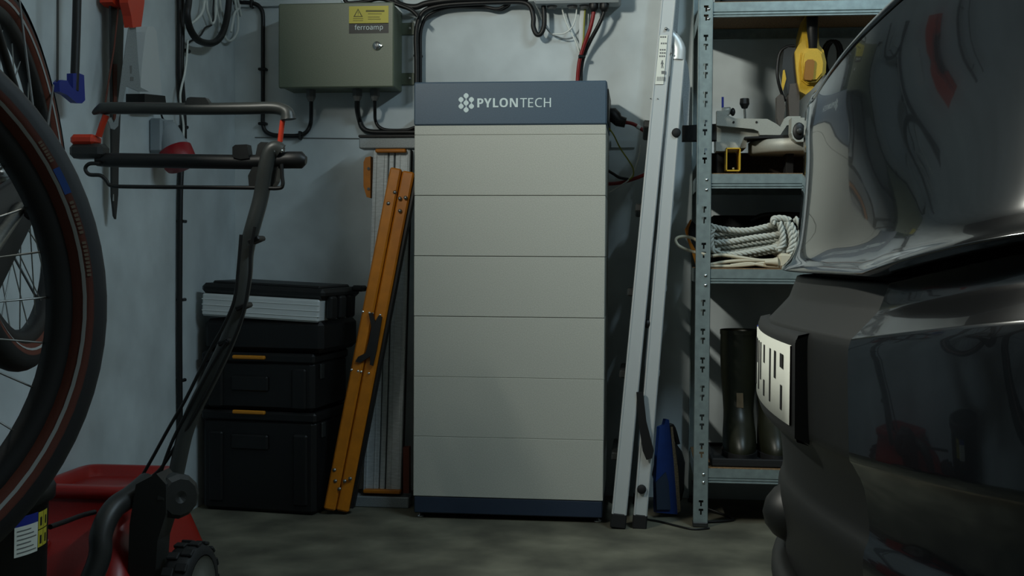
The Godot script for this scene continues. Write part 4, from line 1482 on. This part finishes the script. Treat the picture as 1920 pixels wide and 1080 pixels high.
# ---------------------------------------------------------------- mower
func mower():
	var z := -2.75
	var t := thing("lawn_mower", "red and black lawn mower with a tall folding handle by the left wall", "lawn mower", Vector3(-1.2, 0, -2.6))
	var P := func(l, zz := z) -> Array: return zpts(l, zz)
	# upper bail
	var st := S()
	var path := spline(P.call([[174, 213], [186, 206], [202, 203], [260, 203], [330, 204], [400, 204], [470, 203], [505, 202], [525, 204], [538, 211], [541, 224]]), 4)
	var rad := []
	for i in path.size():
		var f := float(i) / (path.size() - 1)
		rad.append(lerpf(0.004, 0.0148, clampf(f * 7.0, 0, 1)) + 0.004 * clampf((f - 0.85) / 0.15, 0, 1))
	tube(st, path, rad, 14)
	var bail := part("upper_handle", st, M.handle_grey, t, "grey moulded upper handle bar")
	st = S()
	zslab(st, [[349, 200], [354, 185], [360, 183], [388, 184], [394, 192], [396, 200]], z, 0.012, 0.012)
	part("handle_lock", st, M.dark_grey, bail)
	for l in [[[530, 226], [528, 240], [525, 266]], [[199, 216], [192, 234], [185, 256]]]:
		st = S()
		tube(st, P.call(l), 0.0065 if l[0][0] > 400 else 0.008, 10)
		part("handle_rod", st, M.orange, t, "orange rod")
	st = S()
	rbox(st, (onz(161, 263, z)), Vector3(0.062, 0.026, 0.05), Basis(), 0.008)
	part("throttle_cap", st, M.orange, t, "orange cap at the bar end")
	st = S()
	rbox(st, (onz(168, 284, z)), Vector3(0.085, 0.036, 0.055), Basis(), 0.01)
	part("throttle_housing", st, M.dark_grey, t)
	st = S()
	tube(st, P.call([[182, 300], [200, 300], [330, 302], [470, 304], [500, 303], [540, 300], [566, 300], [574, 301]]), [0.015, 0.0175, 0.0175, 0.0175, 0.0175, 0.0205, 0.0205, 0.010], 14)
	part("lower_handle", st, M.black, t, "black lower handle bar")
	st = S()
	zslab(st, [[441, 277], [446, 273], [468, 272], [472, 298], [455, 300], [441, 296]], z, 0.02, 0.012)
	part("lever", st, M.black, t)
	st = S()
	tube(st, spline(P.call([[188, 307], [168, 307], [160, 316], [167, 327], [188, 329], [199, 338], [208, 348], [240, 350], [340, 351], [470, 352], [520, 353], [530, 347], [529, 330], [528, 308]], z + 0.02), 5), 0.0048, 8)
	part("bail_wire", st, M.black, t, "thin black wire bail")
	# right joint and the arm
	st = S()
	zslab(st, [[486, 272], [492, 267], [520, 268], [530, 276], [527, 300], [520, 340], [513, 352], [470, 352], [468, 330], [478, 310]], z, 0.012, 0.02)
	part("arm_joint", st, M.dark_grey, t)
	st = S()
	ball(st, onz(527, 283, z + 0.02), Vector3(0.006, 0.006, 0.006))
	part("joint_bolt", st, M.chrome, t)
	st = S()
	var arm := spline([onz(527, 284, z + 0.012), onz(516, 278, z + 0.015), onz(505, 288, z + 0.018), onz(497, 320, z + 0.02), onz(489, 370, z + 0.02), onz(474, 425, z + 0.03), onz(462, 470, z + 0.03), onz(458, 520, z + 0.04), onz(447, 580, z + 0.05), onz(426, 640, z + 0.06), onz(398, 700, z + 0.07), onz(368, 760, z + 0.08), onz(348, 810, z + 0.09), onz(334, 870, z + 0.10), onz(322, 930, z + 0.11)], 5)
	tube(st, arm, 0.0185, 14, false, 0.8)
	part("handle_arm", st, M.handle_grey, t, "curved grey handle arm")
	st = S()
	for l in [[[478, 425], [470, 470], [468, 520], [455, 590], [432, 650], [400, 715], [365, 780], [330, 835], [300, 880], [270, 905]], [[452, 440], [447, 500], [440, 560], [420, 610], [392, 660], [350, 745], [318, 800], [285, 860], [262, 900]], [[425, 640], [395, 690], [352, 770], [322, 830], [300, 890]]]:
		tube(st, spline(P.call(l, z + 0.10), 5), 0.0042, 8)
	part("control_cable", st, M.black, t)
	for q in [[481, 450], [457, 575], [425, 640], [345, 812]]:
		st = S()
		rbox(st, onz(q[0], q[1], z + 0.07), Vector3(0.03, 0.012, 0.05), Basis(Vector3(0, 0, 1), 0.4), 0.003)
		part("cable_clip", st, M.black, t)
	st = S()
	var kb := onz(332, 930, -2.48)
	lathe(st, [[0.0, -0.03], [0.038, -0.03], [0.050, -0.02], [0.050, 0.006], [0.040, 0.016], [0.014, 0.018], [0.0, 0.012]], Transform3D(aim(Vector3(0.75, 0.0, 0.65)), kb), 12, 0, TAU, false)
	part("clamp_knob", st, M.dark_grey, t, "large black clamp knob")
	st = S()
	ball(st, onz(347, 838, -2.66), Vector3(0.007, 0.007, 0.007))
	part("arm_bolt", st, M.chrome, t)
	# deck
	st = S()
	zslab(st, [[262, 905], [300, 885], [318, 905], [318, 960], [302, 1010], [296, 1100], [246, 1100], [250, 980]], -2.46, 0.02, 0.05)
	part("side_bracket", st, M.dark_grey, t)
	st = S()
	var r0 := onz(100, 890, -2.72)
	var rings := []
	for q in [[0.035, -1.41, -1.07, -2.90, -2.36], [0.10, -1.41, -1.08, -2.88, -2.37], [0.20, -1.41, -1.13, -2.88, -2.46], [0.262, -1.41, -1.17, -2.88, -2.60], [0.266, -1.42, -1.16, -2.89, -2.585], [0.290, -1.42, -1.16, -2.89, -2.585], [0.293, -1.41, -1.17, -2.88, -2.60], [0.293, -1.39, -1.19, -2.86, -2.62], [0.270, -1.38, -1.20, -2.84, -2.63]]:
		var ring := []
		for k in 32:
			var a := TAU * k / 32.0
			var cx := signf(cos(a)) * pow(absf(cos(a)), 0.25)
			var cz := signf(sin(a)) * pow(absf(sin(a)), 0.25)
			ring.append(Vector3((q[1] + q[2]) / 2 + cx * (q[2] - q[1]) / 2, q[0], (q[3] + q[4]) / 2 + cz * (q[4] - q[3]) / 2))
		rings.append(ring)
	loft(st, rings)
	part("deck", st, M.mower_red, t, "glossy red deck")
	st = S()
	tube(st, spline([Vector3(-1.30, 0.20, -2.455), Vector3(-1.31, 0.14, -2.405), Vector3(-1.33, 0.05, -2.36)], 5), 0.010, 10)
	part("deck_rib", st, M.mower_red, t)
	st = S()
	tube(st, spline([Vector3(-1.19, 0.02, -2.30), onz(182, 1060, -2.36), onz(190, 1000, -2.38), onz(212, 955, -2.42), onz(246, 930, -2.48), onz(275, 905, -2.55)], 6), 0.024, 14)
	part("carry_handle", st, M.dark_grey, t, "thick black carry handle")
	st = S()
	rbox(st, Vector3(-1.07, 0.13, -2.36), Vector3(0.14, 0.03, 0.06), Basis(Vector3.UP, 0.3), 0.008)
	part("rear_flap", st, M.dark_grey, t)
	st = S()
	tube(st, spline([onz(94, 988, -2.22), onz(125, 977, -2.29), onz(155, 966, -2.38), onz(178, 960, -2.42)], 5), 0.0055, 8)
	part("pull_cord", st, M.black, t)
	# wheels
	for q in [[Vector3(-0.985, 0.10, -2.49), Vector3(1, 0, 0.06)], [Vector3(-1.255, 0.10, -2.96), Vector3(1, 0, 0)], [Vector3(-1.375, 0.10, -2.96), Vector3(-1, 0, 0)], [Vector3(-1.385, 0.10, -2.38), Vector3(-1, 0, 0)]]:
		var B := aim(q[1])
		st = S()
		lathe(st, [[0.0, -0.028], [0.07, -0.03], [0.088, -0.028], [0.094, -0.018], [0.094, 0.018], [0.088, 0.028], [0.07, 0.03]], Transform3D(B, q[0]), 30)
		for k in 15:
			var a := TAU * k / 15.0
			var d := B * Vector3(cos(a), 0, sin(a))
			var s := B * Vector3(-sin(a), 0, cos(a))
			for e in [-1, 1]:
				rbox(st, q[0] + d * 0.095 + q[1].normalized() * (0.014 * e) + s * (0.006 * e), Vector3(0.008, 0.026, 0.020), Basis(d, q[1].normalized(), s).orthonormalized(), 0.002)
		var wh := part("wheel", st, M.rubber, t, "black lugged wheel")
		st = S()
		lathe(st, [[0.068, 0.030], [0.064, 0.026], [0.02, 0.030], [0.018, 0.036], [0.0, 0.036]], Transform3D(B, q[0]), 26)
		part("wheel_disc", st, M.hub_grey, wh, "dull grey wheel disc")
		st = S()
		cyl(st, q[0] - q[1].normalized() * 0.03, q[0] - q[1].normalized() * 0.09, 0.012, 10)
		part("axle", st, M.steel, wh)

# ---------------------------------------------------------------- bicycle
func bike_wheel(t: Node3D, c: Vector3, ax: Vector3):
	var B := aim(ax)
	var X := Transform3D(B, c)
	var R := 0.329
	var k := 0.0275
	var st := S()
	var prof := []
	for i in 13:
		var a := deg_to_rad(-93.0 + 186.0 * i / 12.0)
		prof.append([R + cos(a) * k, sin(a) * k])
	lathe(st, prof, X, 72)
	var tyre := part("tyre", st, M.rubber, t, "black tyre tread")
	for s in [-1, 1]:
		st = S()
		prof = []
		for i in 8:
			var a := deg_to_rad(91.0 + 57.0 * i / 7.0)
			prof.append([R + cos(a) * k, s * sin(a) * k])
		lathe(st, prof, X, 72)
		part("sidewall", st, M.tan, tyre, "tan tyre side wall")
		st = S()
		prof = []
		for i in 4:
			var a := deg_to_rad(110.0 + 9.0 * i / 3.0)
			prof.append([R + cos(a) * (k + 0.0008), s * sin(a) * (k + 0.0008)])
		lathe(st, prof, X, 72)
		part("reflective_strip", st, M.reflex, tyre, "pale reflective strip")
	st = S()
	lathe(st, [[0.309, 0.0155], [0.304, 0.0165], [0.288, 0.015], [0.280, 0.0], [0.288, -0.015], [0.304, -0.0165], [0.309, -0.0155]], X, 72)
	var rim := part("rim", st, M.black, t, "black rim")
	st = S()
	for i in 32:
		var a := TAU * i / 32.0
		var s := 1 if i % 2 == 0 else -1
		var off := (0.9 if (i / 2) % 2 == 0 else -0.9)
		var p0 := X * Vector3(cos(a + off) * 0.022, s * 0.03, sin(a + off) * 0.022)
		var p1 := X * Vector3(cos(a) * 0.284, 0, sin(a) * 0.284)
		tube(st, [p0, p1], 0.0013, 5)
	part("spokes", st, M.steel, rim).set_meta("kind", "stuff")
	st = S()
	lathe(st, [[0.0, -0.052], [0.012, -0.05], [0.012, -0.036], [0.026, -0.034], [0.026, -0.028], [0.016, -0.022], [0.014, 0.0], [0.016, 0.022], [0.026, 0.028], [0.026, 0.034], [0.012, 0.036], [0.012, 0.05], [0.0, 0.052]], X, 24)
	part("hub", st, M.chrome, t, "shiny hub")
	return X
func bicycle():
	var rear := Vector3(-1.146, 0.976, -2.026)
	var front := Vector3(-0.884, 0.784, -1.130)
	var t := thing("bicycle", "bicycle with tan walled tyres hung on the left wall above the mower", "bicycle", (rear + front) / 2)
	var fdir := (front - rear).normalized()
	var wd_r := Vector3(sin(0.231), 0, cos(0.231))
	var wd_f := Vector3(-sin(0.639), 0, cos(0.639))
	var n_r := Vector3(cos(0.231), 0, -sin(0.231))
	var n_f := Vector3(cos(0.639), 0, sin(0.639))
	var up_r := Vector3.UP * cos(0.077) - n_r * sin(0.077)
	var X: Transform3D = bike_wheel(t, rear, n_r * cos(0.077) + Vector3.UP * sin(0.077))
	var XF: Transform3D = bike_wheel(t, front, n_f * cos(0.058) + Vector3.UP * sin(0.058))
	# maker's print on the front tyre's wall
	var rim_at := func(u, v) -> float:
		var q: Vector3 = XF.affine_inverse() * onp(u, v, front, XF.basis.y)
		return atan2(q.z, q.x)
	var tyre_f := t.get_child(3)
	var st0 := S()
	var wall := [[0.3285, 0.0282], [0.3200, 0.0268]]
	lathe(st0, wall, XF, 6, rim_at.call(100, 312), rim_at.call(120, 362))
	part("tyre_patch", st0, M.patch_blue, tyre_f, "small blue patch on the tyre wall")
	for e in [[[66, 262], [92, 302], 7], [[124, 376], [146, 440], 8], [[149, 452], [161, 520], 9]]:
		var a0: float = rim_at.call(e[0][0], e[0][1])
		var a1: float = rim_at.call(e[1][0], e[1][1])
		st0 = S()
		for k in e[2]:
			var b0 := lerpf(a0, a1, (k + 0.1) / e[2])
			var b1 := lerpf(a0, a1, (k + 0.75) / e[2])
			lathe(st0, [[0.3265, 0.0281], [0.3215, 0.0273]], XF, 1, b0, b1)
		part("tyre_print", st0, M.tyre_print, tyre_f)
	var side := fdir.cross(Vector3.UP).normalized()
	if side.x < 0:
		side = -side
	var up := side.cross(fdir).normalized()
	if up.y < 0:
		up = -up
	var at := func(f: float, u: float, s: float) -> Vector3: return rear + fdir * f + up * u + side * s
	# frame
	var bb: Vector3 = at.call(0.44, -0.06, 0)
	var seat: Vector3 = at.call(0.29, 0.44, 0)
	var head: Vector3 = at.call(0.93, 0.54, 0)
	var low: Vector3 = at.call(0.96, 0.42, 0)
	var st := S()
	for s in [-1, 1]:
		tube(st, [at.call(0.0, 0.0, 0.06 * s), bb + side * 0.035 * s], 0.010, 10)
	tube(st, [bb, seat], 0.016, 12)
	tube(st, [bb, low], 0.019, 12)
	tube(st, [seat, head], 0.015, 12)
	tube(st, [low - up * 0.02, head + up * 0.03], 0.02, 12)
	part("frame", st, M.bike_red, t, "dark red frame")
	st = S()
	for s in [-1, 1]:
		tube(st, [at.call(0.0, 0.0, 0.06 * s), seat + side * 0.025 * s], 0.008, 10)
	part("seat_stay", st, M.black, t)
	# fork turned with the front wheel
	var fs := wd_f.cross(Vector3.UP).normalized()
	st = S()
	var crown := low - up * 0.03
	for s in [-1, 1]:
		tube(st, spline([front + fs * 0.06 * s, front + Vector3(0, 0.2, 0) + fs * 0.055 * s, crown + fs * 0.045 * s], 4), 0.012, 10)
	tube(st, [crown + fs * 0.05, crown - fs * 0.05], 0.016, 10)
	part("fork", st, M.bike_red, t)
	st = S()
	tube(st, [head, head + up * 0.10, head + up * 0.12 + fdir * 0.06], 0.014, 10)
	var hb := head + up * 0.12 + fdir * 0.06
	tube(st, spline([hb + fs * 0.29 - fdir * 0.12, hb + fs * 0.12, hb, hb - fs * 0.12, hb - fs * 0.29 - fdir * 0.12], 4), 0.011, 10)
	part("handlebar", st, M.black, t)
	st = S()
	tube(st, [seat, seat + (seat - bb).normalized() * 0.18], 0.013, 10)
	var sd: Vector3 = seat + (seat - bb).normalized() * 0.19
	loft(st, [[sd - fdir * 0.12 + side * 0.07, sd - fdir * 0.12 - side * 0.07, sd - fdir * 0.12 - side * 0.05 - up * 0.04, sd - fdir * 0.12 + side * 0.05 - up * 0.04], [sd + side * 0.04 + up * 0.01, sd - side * 0.04 + up * 0.01, sd - side * 0.03 - up * 0.03, sd + side * 0.03 - up * 0.03], [sd + fdir * 0.15 + side * 0.015, sd + fdir * 0.15 - side * 0.015, sd + fdir * 0.15 - side * 0.01 - up * 0.025, sd + fdir * 0.15 + side * 0.01 - up * 0.025]])
	part("saddle", st, M.black_matte, t)
	# drive
	st = S()
	lathe(st, [[0.0, -0.004], [0.088, -0.003], [0.092, 0.0], [0.088, 0.003], [0.0, 0.004]], Transform3D(aim(side), bb + side * 0.05), 32)
	var ring := part("chain_ring", st, M.black, t)
	st = S()
	var pe: Vector3 = onp(62, 390, bb + side * 0.10, side)
	tube(st, [bb + side * 0.065, pe - side * 0.02], [0.015, 0.011], 10)
	part("crank", st, M.steel, t)
	st = S()
	rbox(st, pe + side * 0.035, Vector3(0.085, 0.028, 0.075), Basis(side, up, side.cross(up)), 0.006)
	var ped := part("pedal", st, M.black, t)
	st = S()
	rbox(st, pe + side * 0.035 + up * 0.006 - fdir * 0.039, Vector3(0.045, 0.014, 0.006), Basis(side, up, side.cross(up)), 0.002)
	rbox(st, pe + side * 0.035 + up * 0.017 + fdir * 0.0, Vector3(0.05, 0.008, 0.055), Basis(side, up, side.cross(up)), 0.002)
	part("pedal_reflector", st, M.latch, ped, "orange pedal reflector")
	st = S()
	loft(st, _guard(rear, bb, side))
	part("chain_guard", st, M.black, t, "black chain guard")
	# mudguard with stays over the rear wheel
	st = S()
	var c := X.origin
	var B := X.basis
	st.set_smooth_group(0)
	var n := 40
	for i in n:
		for k in 4:
			var q := []
			for e in [[i, k], [i + 1, k], [i + 1, k + 1], [i, k + 1]]:
				var a := deg_to_rad(-60.0 + 200.0 * e[0] / n)
				var w: float = -0.024 + 0.048 * e[1] / 4.0
				var r := 0.364 - 0.010 * pow(absf(w) / 0.024, 2.0)
				q.append(c + B * Vector3(0, w, 0) + (-wd_r * cos(a) + up_r * sin(a)) * r)
			quad(st, q[0], q[1], q[2], q[3])
	part("mudguard", st, M.black, t, "black rear mudguard")
	st = S()
	for a in [-45.0, -12.0, 35.0, 75.0]:
		for s in [-1, 1]:
			var d := -wd_r * cos(deg_to_rad(a)) + up_r * sin(deg_to_rad(a))
			tube(st, [c + ax_off(B, 0.062 * s), c + d * 0.357 + ax_off(B, 0.024 * s)], 0.0025, 6)
	part("mudguard_stay", st, M.gland, t)
	# the hook that carries it
	t = thing("bicycle_hook", "steel wall bracket carrying the bicycle's frame", "bracket", Vector3(XL, 1.32, -1.45))
	st = S()
	var hp: Vector3 = seat.lerp(head, 0.55) - up * 0.022
	rbox(st, Vector3(XL + 0.006, hp.y, hp.z), Vector3(0.012, 0.16, 0.08), Basis(), 0.003)
	tube(st, [Vector3(XL + 0.01, hp.y - 0.012, hp.z), Vector3(hp.x, hp.y - 0.012, hp.z), hp + Vector3(0.05, -0.005, 0), hp + Vector3(0.06, 0.05, 0)], 0.009, 10)
	part("hook_arm", st, M.black, t)
func ax_off(B: Basis, s: float) -> Vector3:
	return B * Vector3(0, s, 0)
func _guard(rear: Vector3, bb: Vector3, side: Vector3) -> Array:
	var r := []
	for i in 7:
		var f := i / 6.0
		var p := rear.lerp(bb, f) + side * 0.062
		var h := lerpf(0.030, 0.085, f)
		r.append([p + Vector3(0, h, 0) - side * 0.008, p + Vector3(0, h, 0) + side * 0.008, p + Vector3(0, -h, 0) + side * 0.008, p + Vector3(0, -h, 0) - side * 0.008])
	return r

# ---------------------------------------------------------------- left wall tools
func left_wall_tools():
	var x := XL + 0.055
	var t := thing("bow_saw", "bow saw with dark frame and blue end fittings hung on the left wall", "saw", onx(130, 100, XL))
	var st := S()
	tube(st, xpts([[145, -120], [145, -20], [143, 60], [140, 145], [139, 170]], x), 0.0105, 12)
	part("saw_frame", st, M.black, t)
	st = S()
	xslab(st, [[107, -120], [110.5, -120], [109.5, 160], [106, 160]], x, 0.0008, 0.0008)
	part("saw_blade", st, M.dark_grey, t)
	st = S()
	xslab(st, [[131, 138], [142, 137], [152, 141], [153, 165], [154, 188], [148, 194], [138, 193], [120, 178], [106, 172], [105, 155], [110, 150], [121, 151], [124, 158], [131, 166]], x, 0.008, 0.008)
	part("end_fitting", st, M.blue, t, "blue plastic end fitting")
	st = S()
	tube(st, [Vector3(XL, onx(143, -70, x).y, onx(143, -70, x).z), onx(143, -70, x) + Vector3(0.02, 0.012, 0)], 0.004, 8)
	part("wall_hook", st, M.steel, t)
	# pruning saw in its scabbard
	x = XL + 0.03
	t = thing("pruning_saw", "long pruning saw with orange handle and dark scabbard ending in a point", "saw", onx(215, 100, XL))
	st = S()
	xslab(st, [[206, 8], [230, 8], [230, 60], [228, 130], [224, 220], [221, 300], [220, 365], [216, 411], [213, 405], [209, 368], [208, 220], [207, 100]], x, 0.003, 0.003)
	part("scabbard", st, M.dark_grey, t)
	st = S()
	xslab(st, [[212, 120], [219, 120], [217, 225], [212, 225]], x + 0.003, 0.002)
	part("scabbard_band", st, M.tan, t)
	st = S()
	xslab(st, [[200, -60], [232, -60], [230, 2], [227, 12], [220, 18], [207, 12], [199, 4]], x, 0.018, 0.018)
	part("saw_handle", st, M.orange, t, "orange handle")
	st = S()
	tube(st, xpts([[222, 14], [214, 90], [204, 150], [197, 198]], x + 0.02), 0.0024, 8)
	part("hanging_cord", st, M.tan, t)
	st = S()
	xslab(st, [[211.5, 364], [213, 364], [213, 377], [211.5, 377]], x + 0.003, 0.0015)
	part("tip_eyelet", st, M.chrome, t)
	# hand saw
	t = thing("hand_saw", "hand saw with orange handle and bare steel blade beside the white box", "saw", onx(250, 80, XL))
	x = XL + 0.075
	st = S()
	xslab(st, [[230, -60], [264, -60], [263, 5], [260, 28], [257, 50], [241, 52], [238, 30], [232, 5]], x, 0.012, 0.012)
	part("saw_handle", st, M.orange, t, "orange handle with narrow neck")
	st = S()
	xslab(st, [[241, 50], [254, 50], [258, 110], [263, 164], [279, 172], [260, 172], [236, 162], [228, 200], [222, 222], [221, 236], [214, 243], [207, 241], [202, 226], [208, 220], [213, 232], [218, 222], [222, 190], [232, 110]], x, 0.0012, 0.0012)
	part("saw_blade", st, M.alu_dull, t, "bare steel blade")
	st = S()
	xslab(st, [[244, 144], [250, 144], [250, 152], [244, 152]], x + 0.0012, 0.0006)
	xslab(st, [[243, 123], [247, 123], [247, 138], [244, 138]], x + 0.0012, 0.0006)
	part("blade_print", st, M.gland, t)
	# white wall unit
	t = thing("wall_charger", "white plastic wall unit with a black base hung behind the hand saw", "charger", onx(265, 190, XL))
	st = S()
	xslab(st, [[251, 60], [256, 50], [266, 50], [272, 60], [277, 110], [282, 178], [240, 178], [244, 120]], XL, 0.035)
	part("unit_case", st, M.white_plastic, t)
	st = S()
	xslab(st, [[236, 176], [276, 180], [278, 196], [270, 198], [236, 196]], XL, 0.055)
	part("unit_base", st, M.black, t)
	st = S()
	xslab(st, [[257.5, 130], [259.5, 130], [259.5, 145], [257.5, 145]], XL + 0.035, 0.001)
	part("unit_mark", st, M.label_yellow, t)
	# industrial socket
	t = thing("power_socket", "grey wall power socket with a red cover behind the mower's bar", "socket", onx(312, 300, XL))
	st = S()
	xslab(st, [[281, 227], [298, 225], [298, 292], [281, 292]], XL, 0.045)
	part("back_plate", st, M.socket_grey, t)
	var c := onx(320, 262, XL + 0.05)
	st = S()
	var B := aim(Vector3(0.42, -0.88, 0.1))
	lathe(st, [[0.0, 0.045], [0.030, 0.045], [0.036, 0.03], [0.042, -0.02], [0.045, -0.035]], Transform3D(B.inverse() if false else aim(Vector3(-0.42, 0.88, -0.1)), c), 28)
	rbox(st, Vector3(XL + 0.02, c.y + 0.01, c.z), Vector3(0.04, 0.10, 0.085), Basis(), 0.006)
	part("socket_body", st, M.socket_grey, t)
	st = S()
	lathe(st, [[0.044, 0.030], [0.050, 0.034], [0.050, 0.078], [0.045, 0.090], [0.0, 0.092]], Transform3D(B, c), 28)
	part("socket_cover", st, M.socket_red, t, "red round cover")

# ---------------------------------------------------------------- bin
func bin():
	var c := Vector3(-1.255, 0, -2.06)
	var top := onz(60, 936, -1.97).y
	var t := thing("waste_bin", "black plastic bin with a safety label standing under the bicycle", "bin", c)
	var rb := 0.135
	var rt := 0.150
	var st := S()
	lathe(st, [[0.0, 0.0], [rb, 0.0], [rb + 0.003, 0.006], [rt, top - 0.03], [rt + 0.012, top - 0.026], [rt + 0.013, top - 0.006], [rt + 0.010, top], [rt, top], [rt - 0.004, top - 0.01], [rb - 0.004, 0.008], [0.0, 0.006]], Transform3D(Basis(), c), 48)
	part("bin_body", st, M.black_box, t)
	var toward := atan2(-c.z, -c.x)       # from the bin to the camera
	var S2 := func(d0: float, d1: float, y0: float, y1: float, k: float) -> SurfaceTool:
		var s := S()
		var r0 := lerpf(rb + 0.003, rt, (y0 - 0.006) / (top - 0.036)) + k
		var r1 := lerpf(rb + 0.003, rt, (y1 - 0.006) / (top - 0.036)) + k
		lathe(s, [[r0, y0], [r1, y1]], Transform3D(Basis(), c), 8, toward - deg_to_rad(d1), toward - deg_to_rad(d0))
		return s
	var y0 := top - 0.115
	var lab := part("bin_label", S2.call(34.0, 57.0, y0, top - 0.06, 0.001), M.plate_white, t, "white printed label")
	part("label_band", S2.call(34.0, 57.0, top - 0.06, top - 0.042, 0.001), M.blue, lab, "blue band over the label")
	for k in 6:
		part("label_line", S2.call(36.0, 55.0 - 3.0 * (k % 3), y0 + 0.006 + 0.008 * k, y0 + 0.008 + 0.008 * k, 0.0016), M.gland, lab)
	for k in 2:
		for j in 2:
			var d0 := 57.5 + 8.0 * j
			var yy := top - 0.042 - 0.034 * (k + 1)
			var w := part("warning_sign", S2.call(d0, d0 + 7.5, yy, yy + 0.032, 0.001), M.label_yellow, t, "small yellow warning sign")
			part("sign_mark", S2.call(d0 + 2.5, d0 + 5.0, yy + 0.006, yy + 0.022, 0.0016), M.print, w)
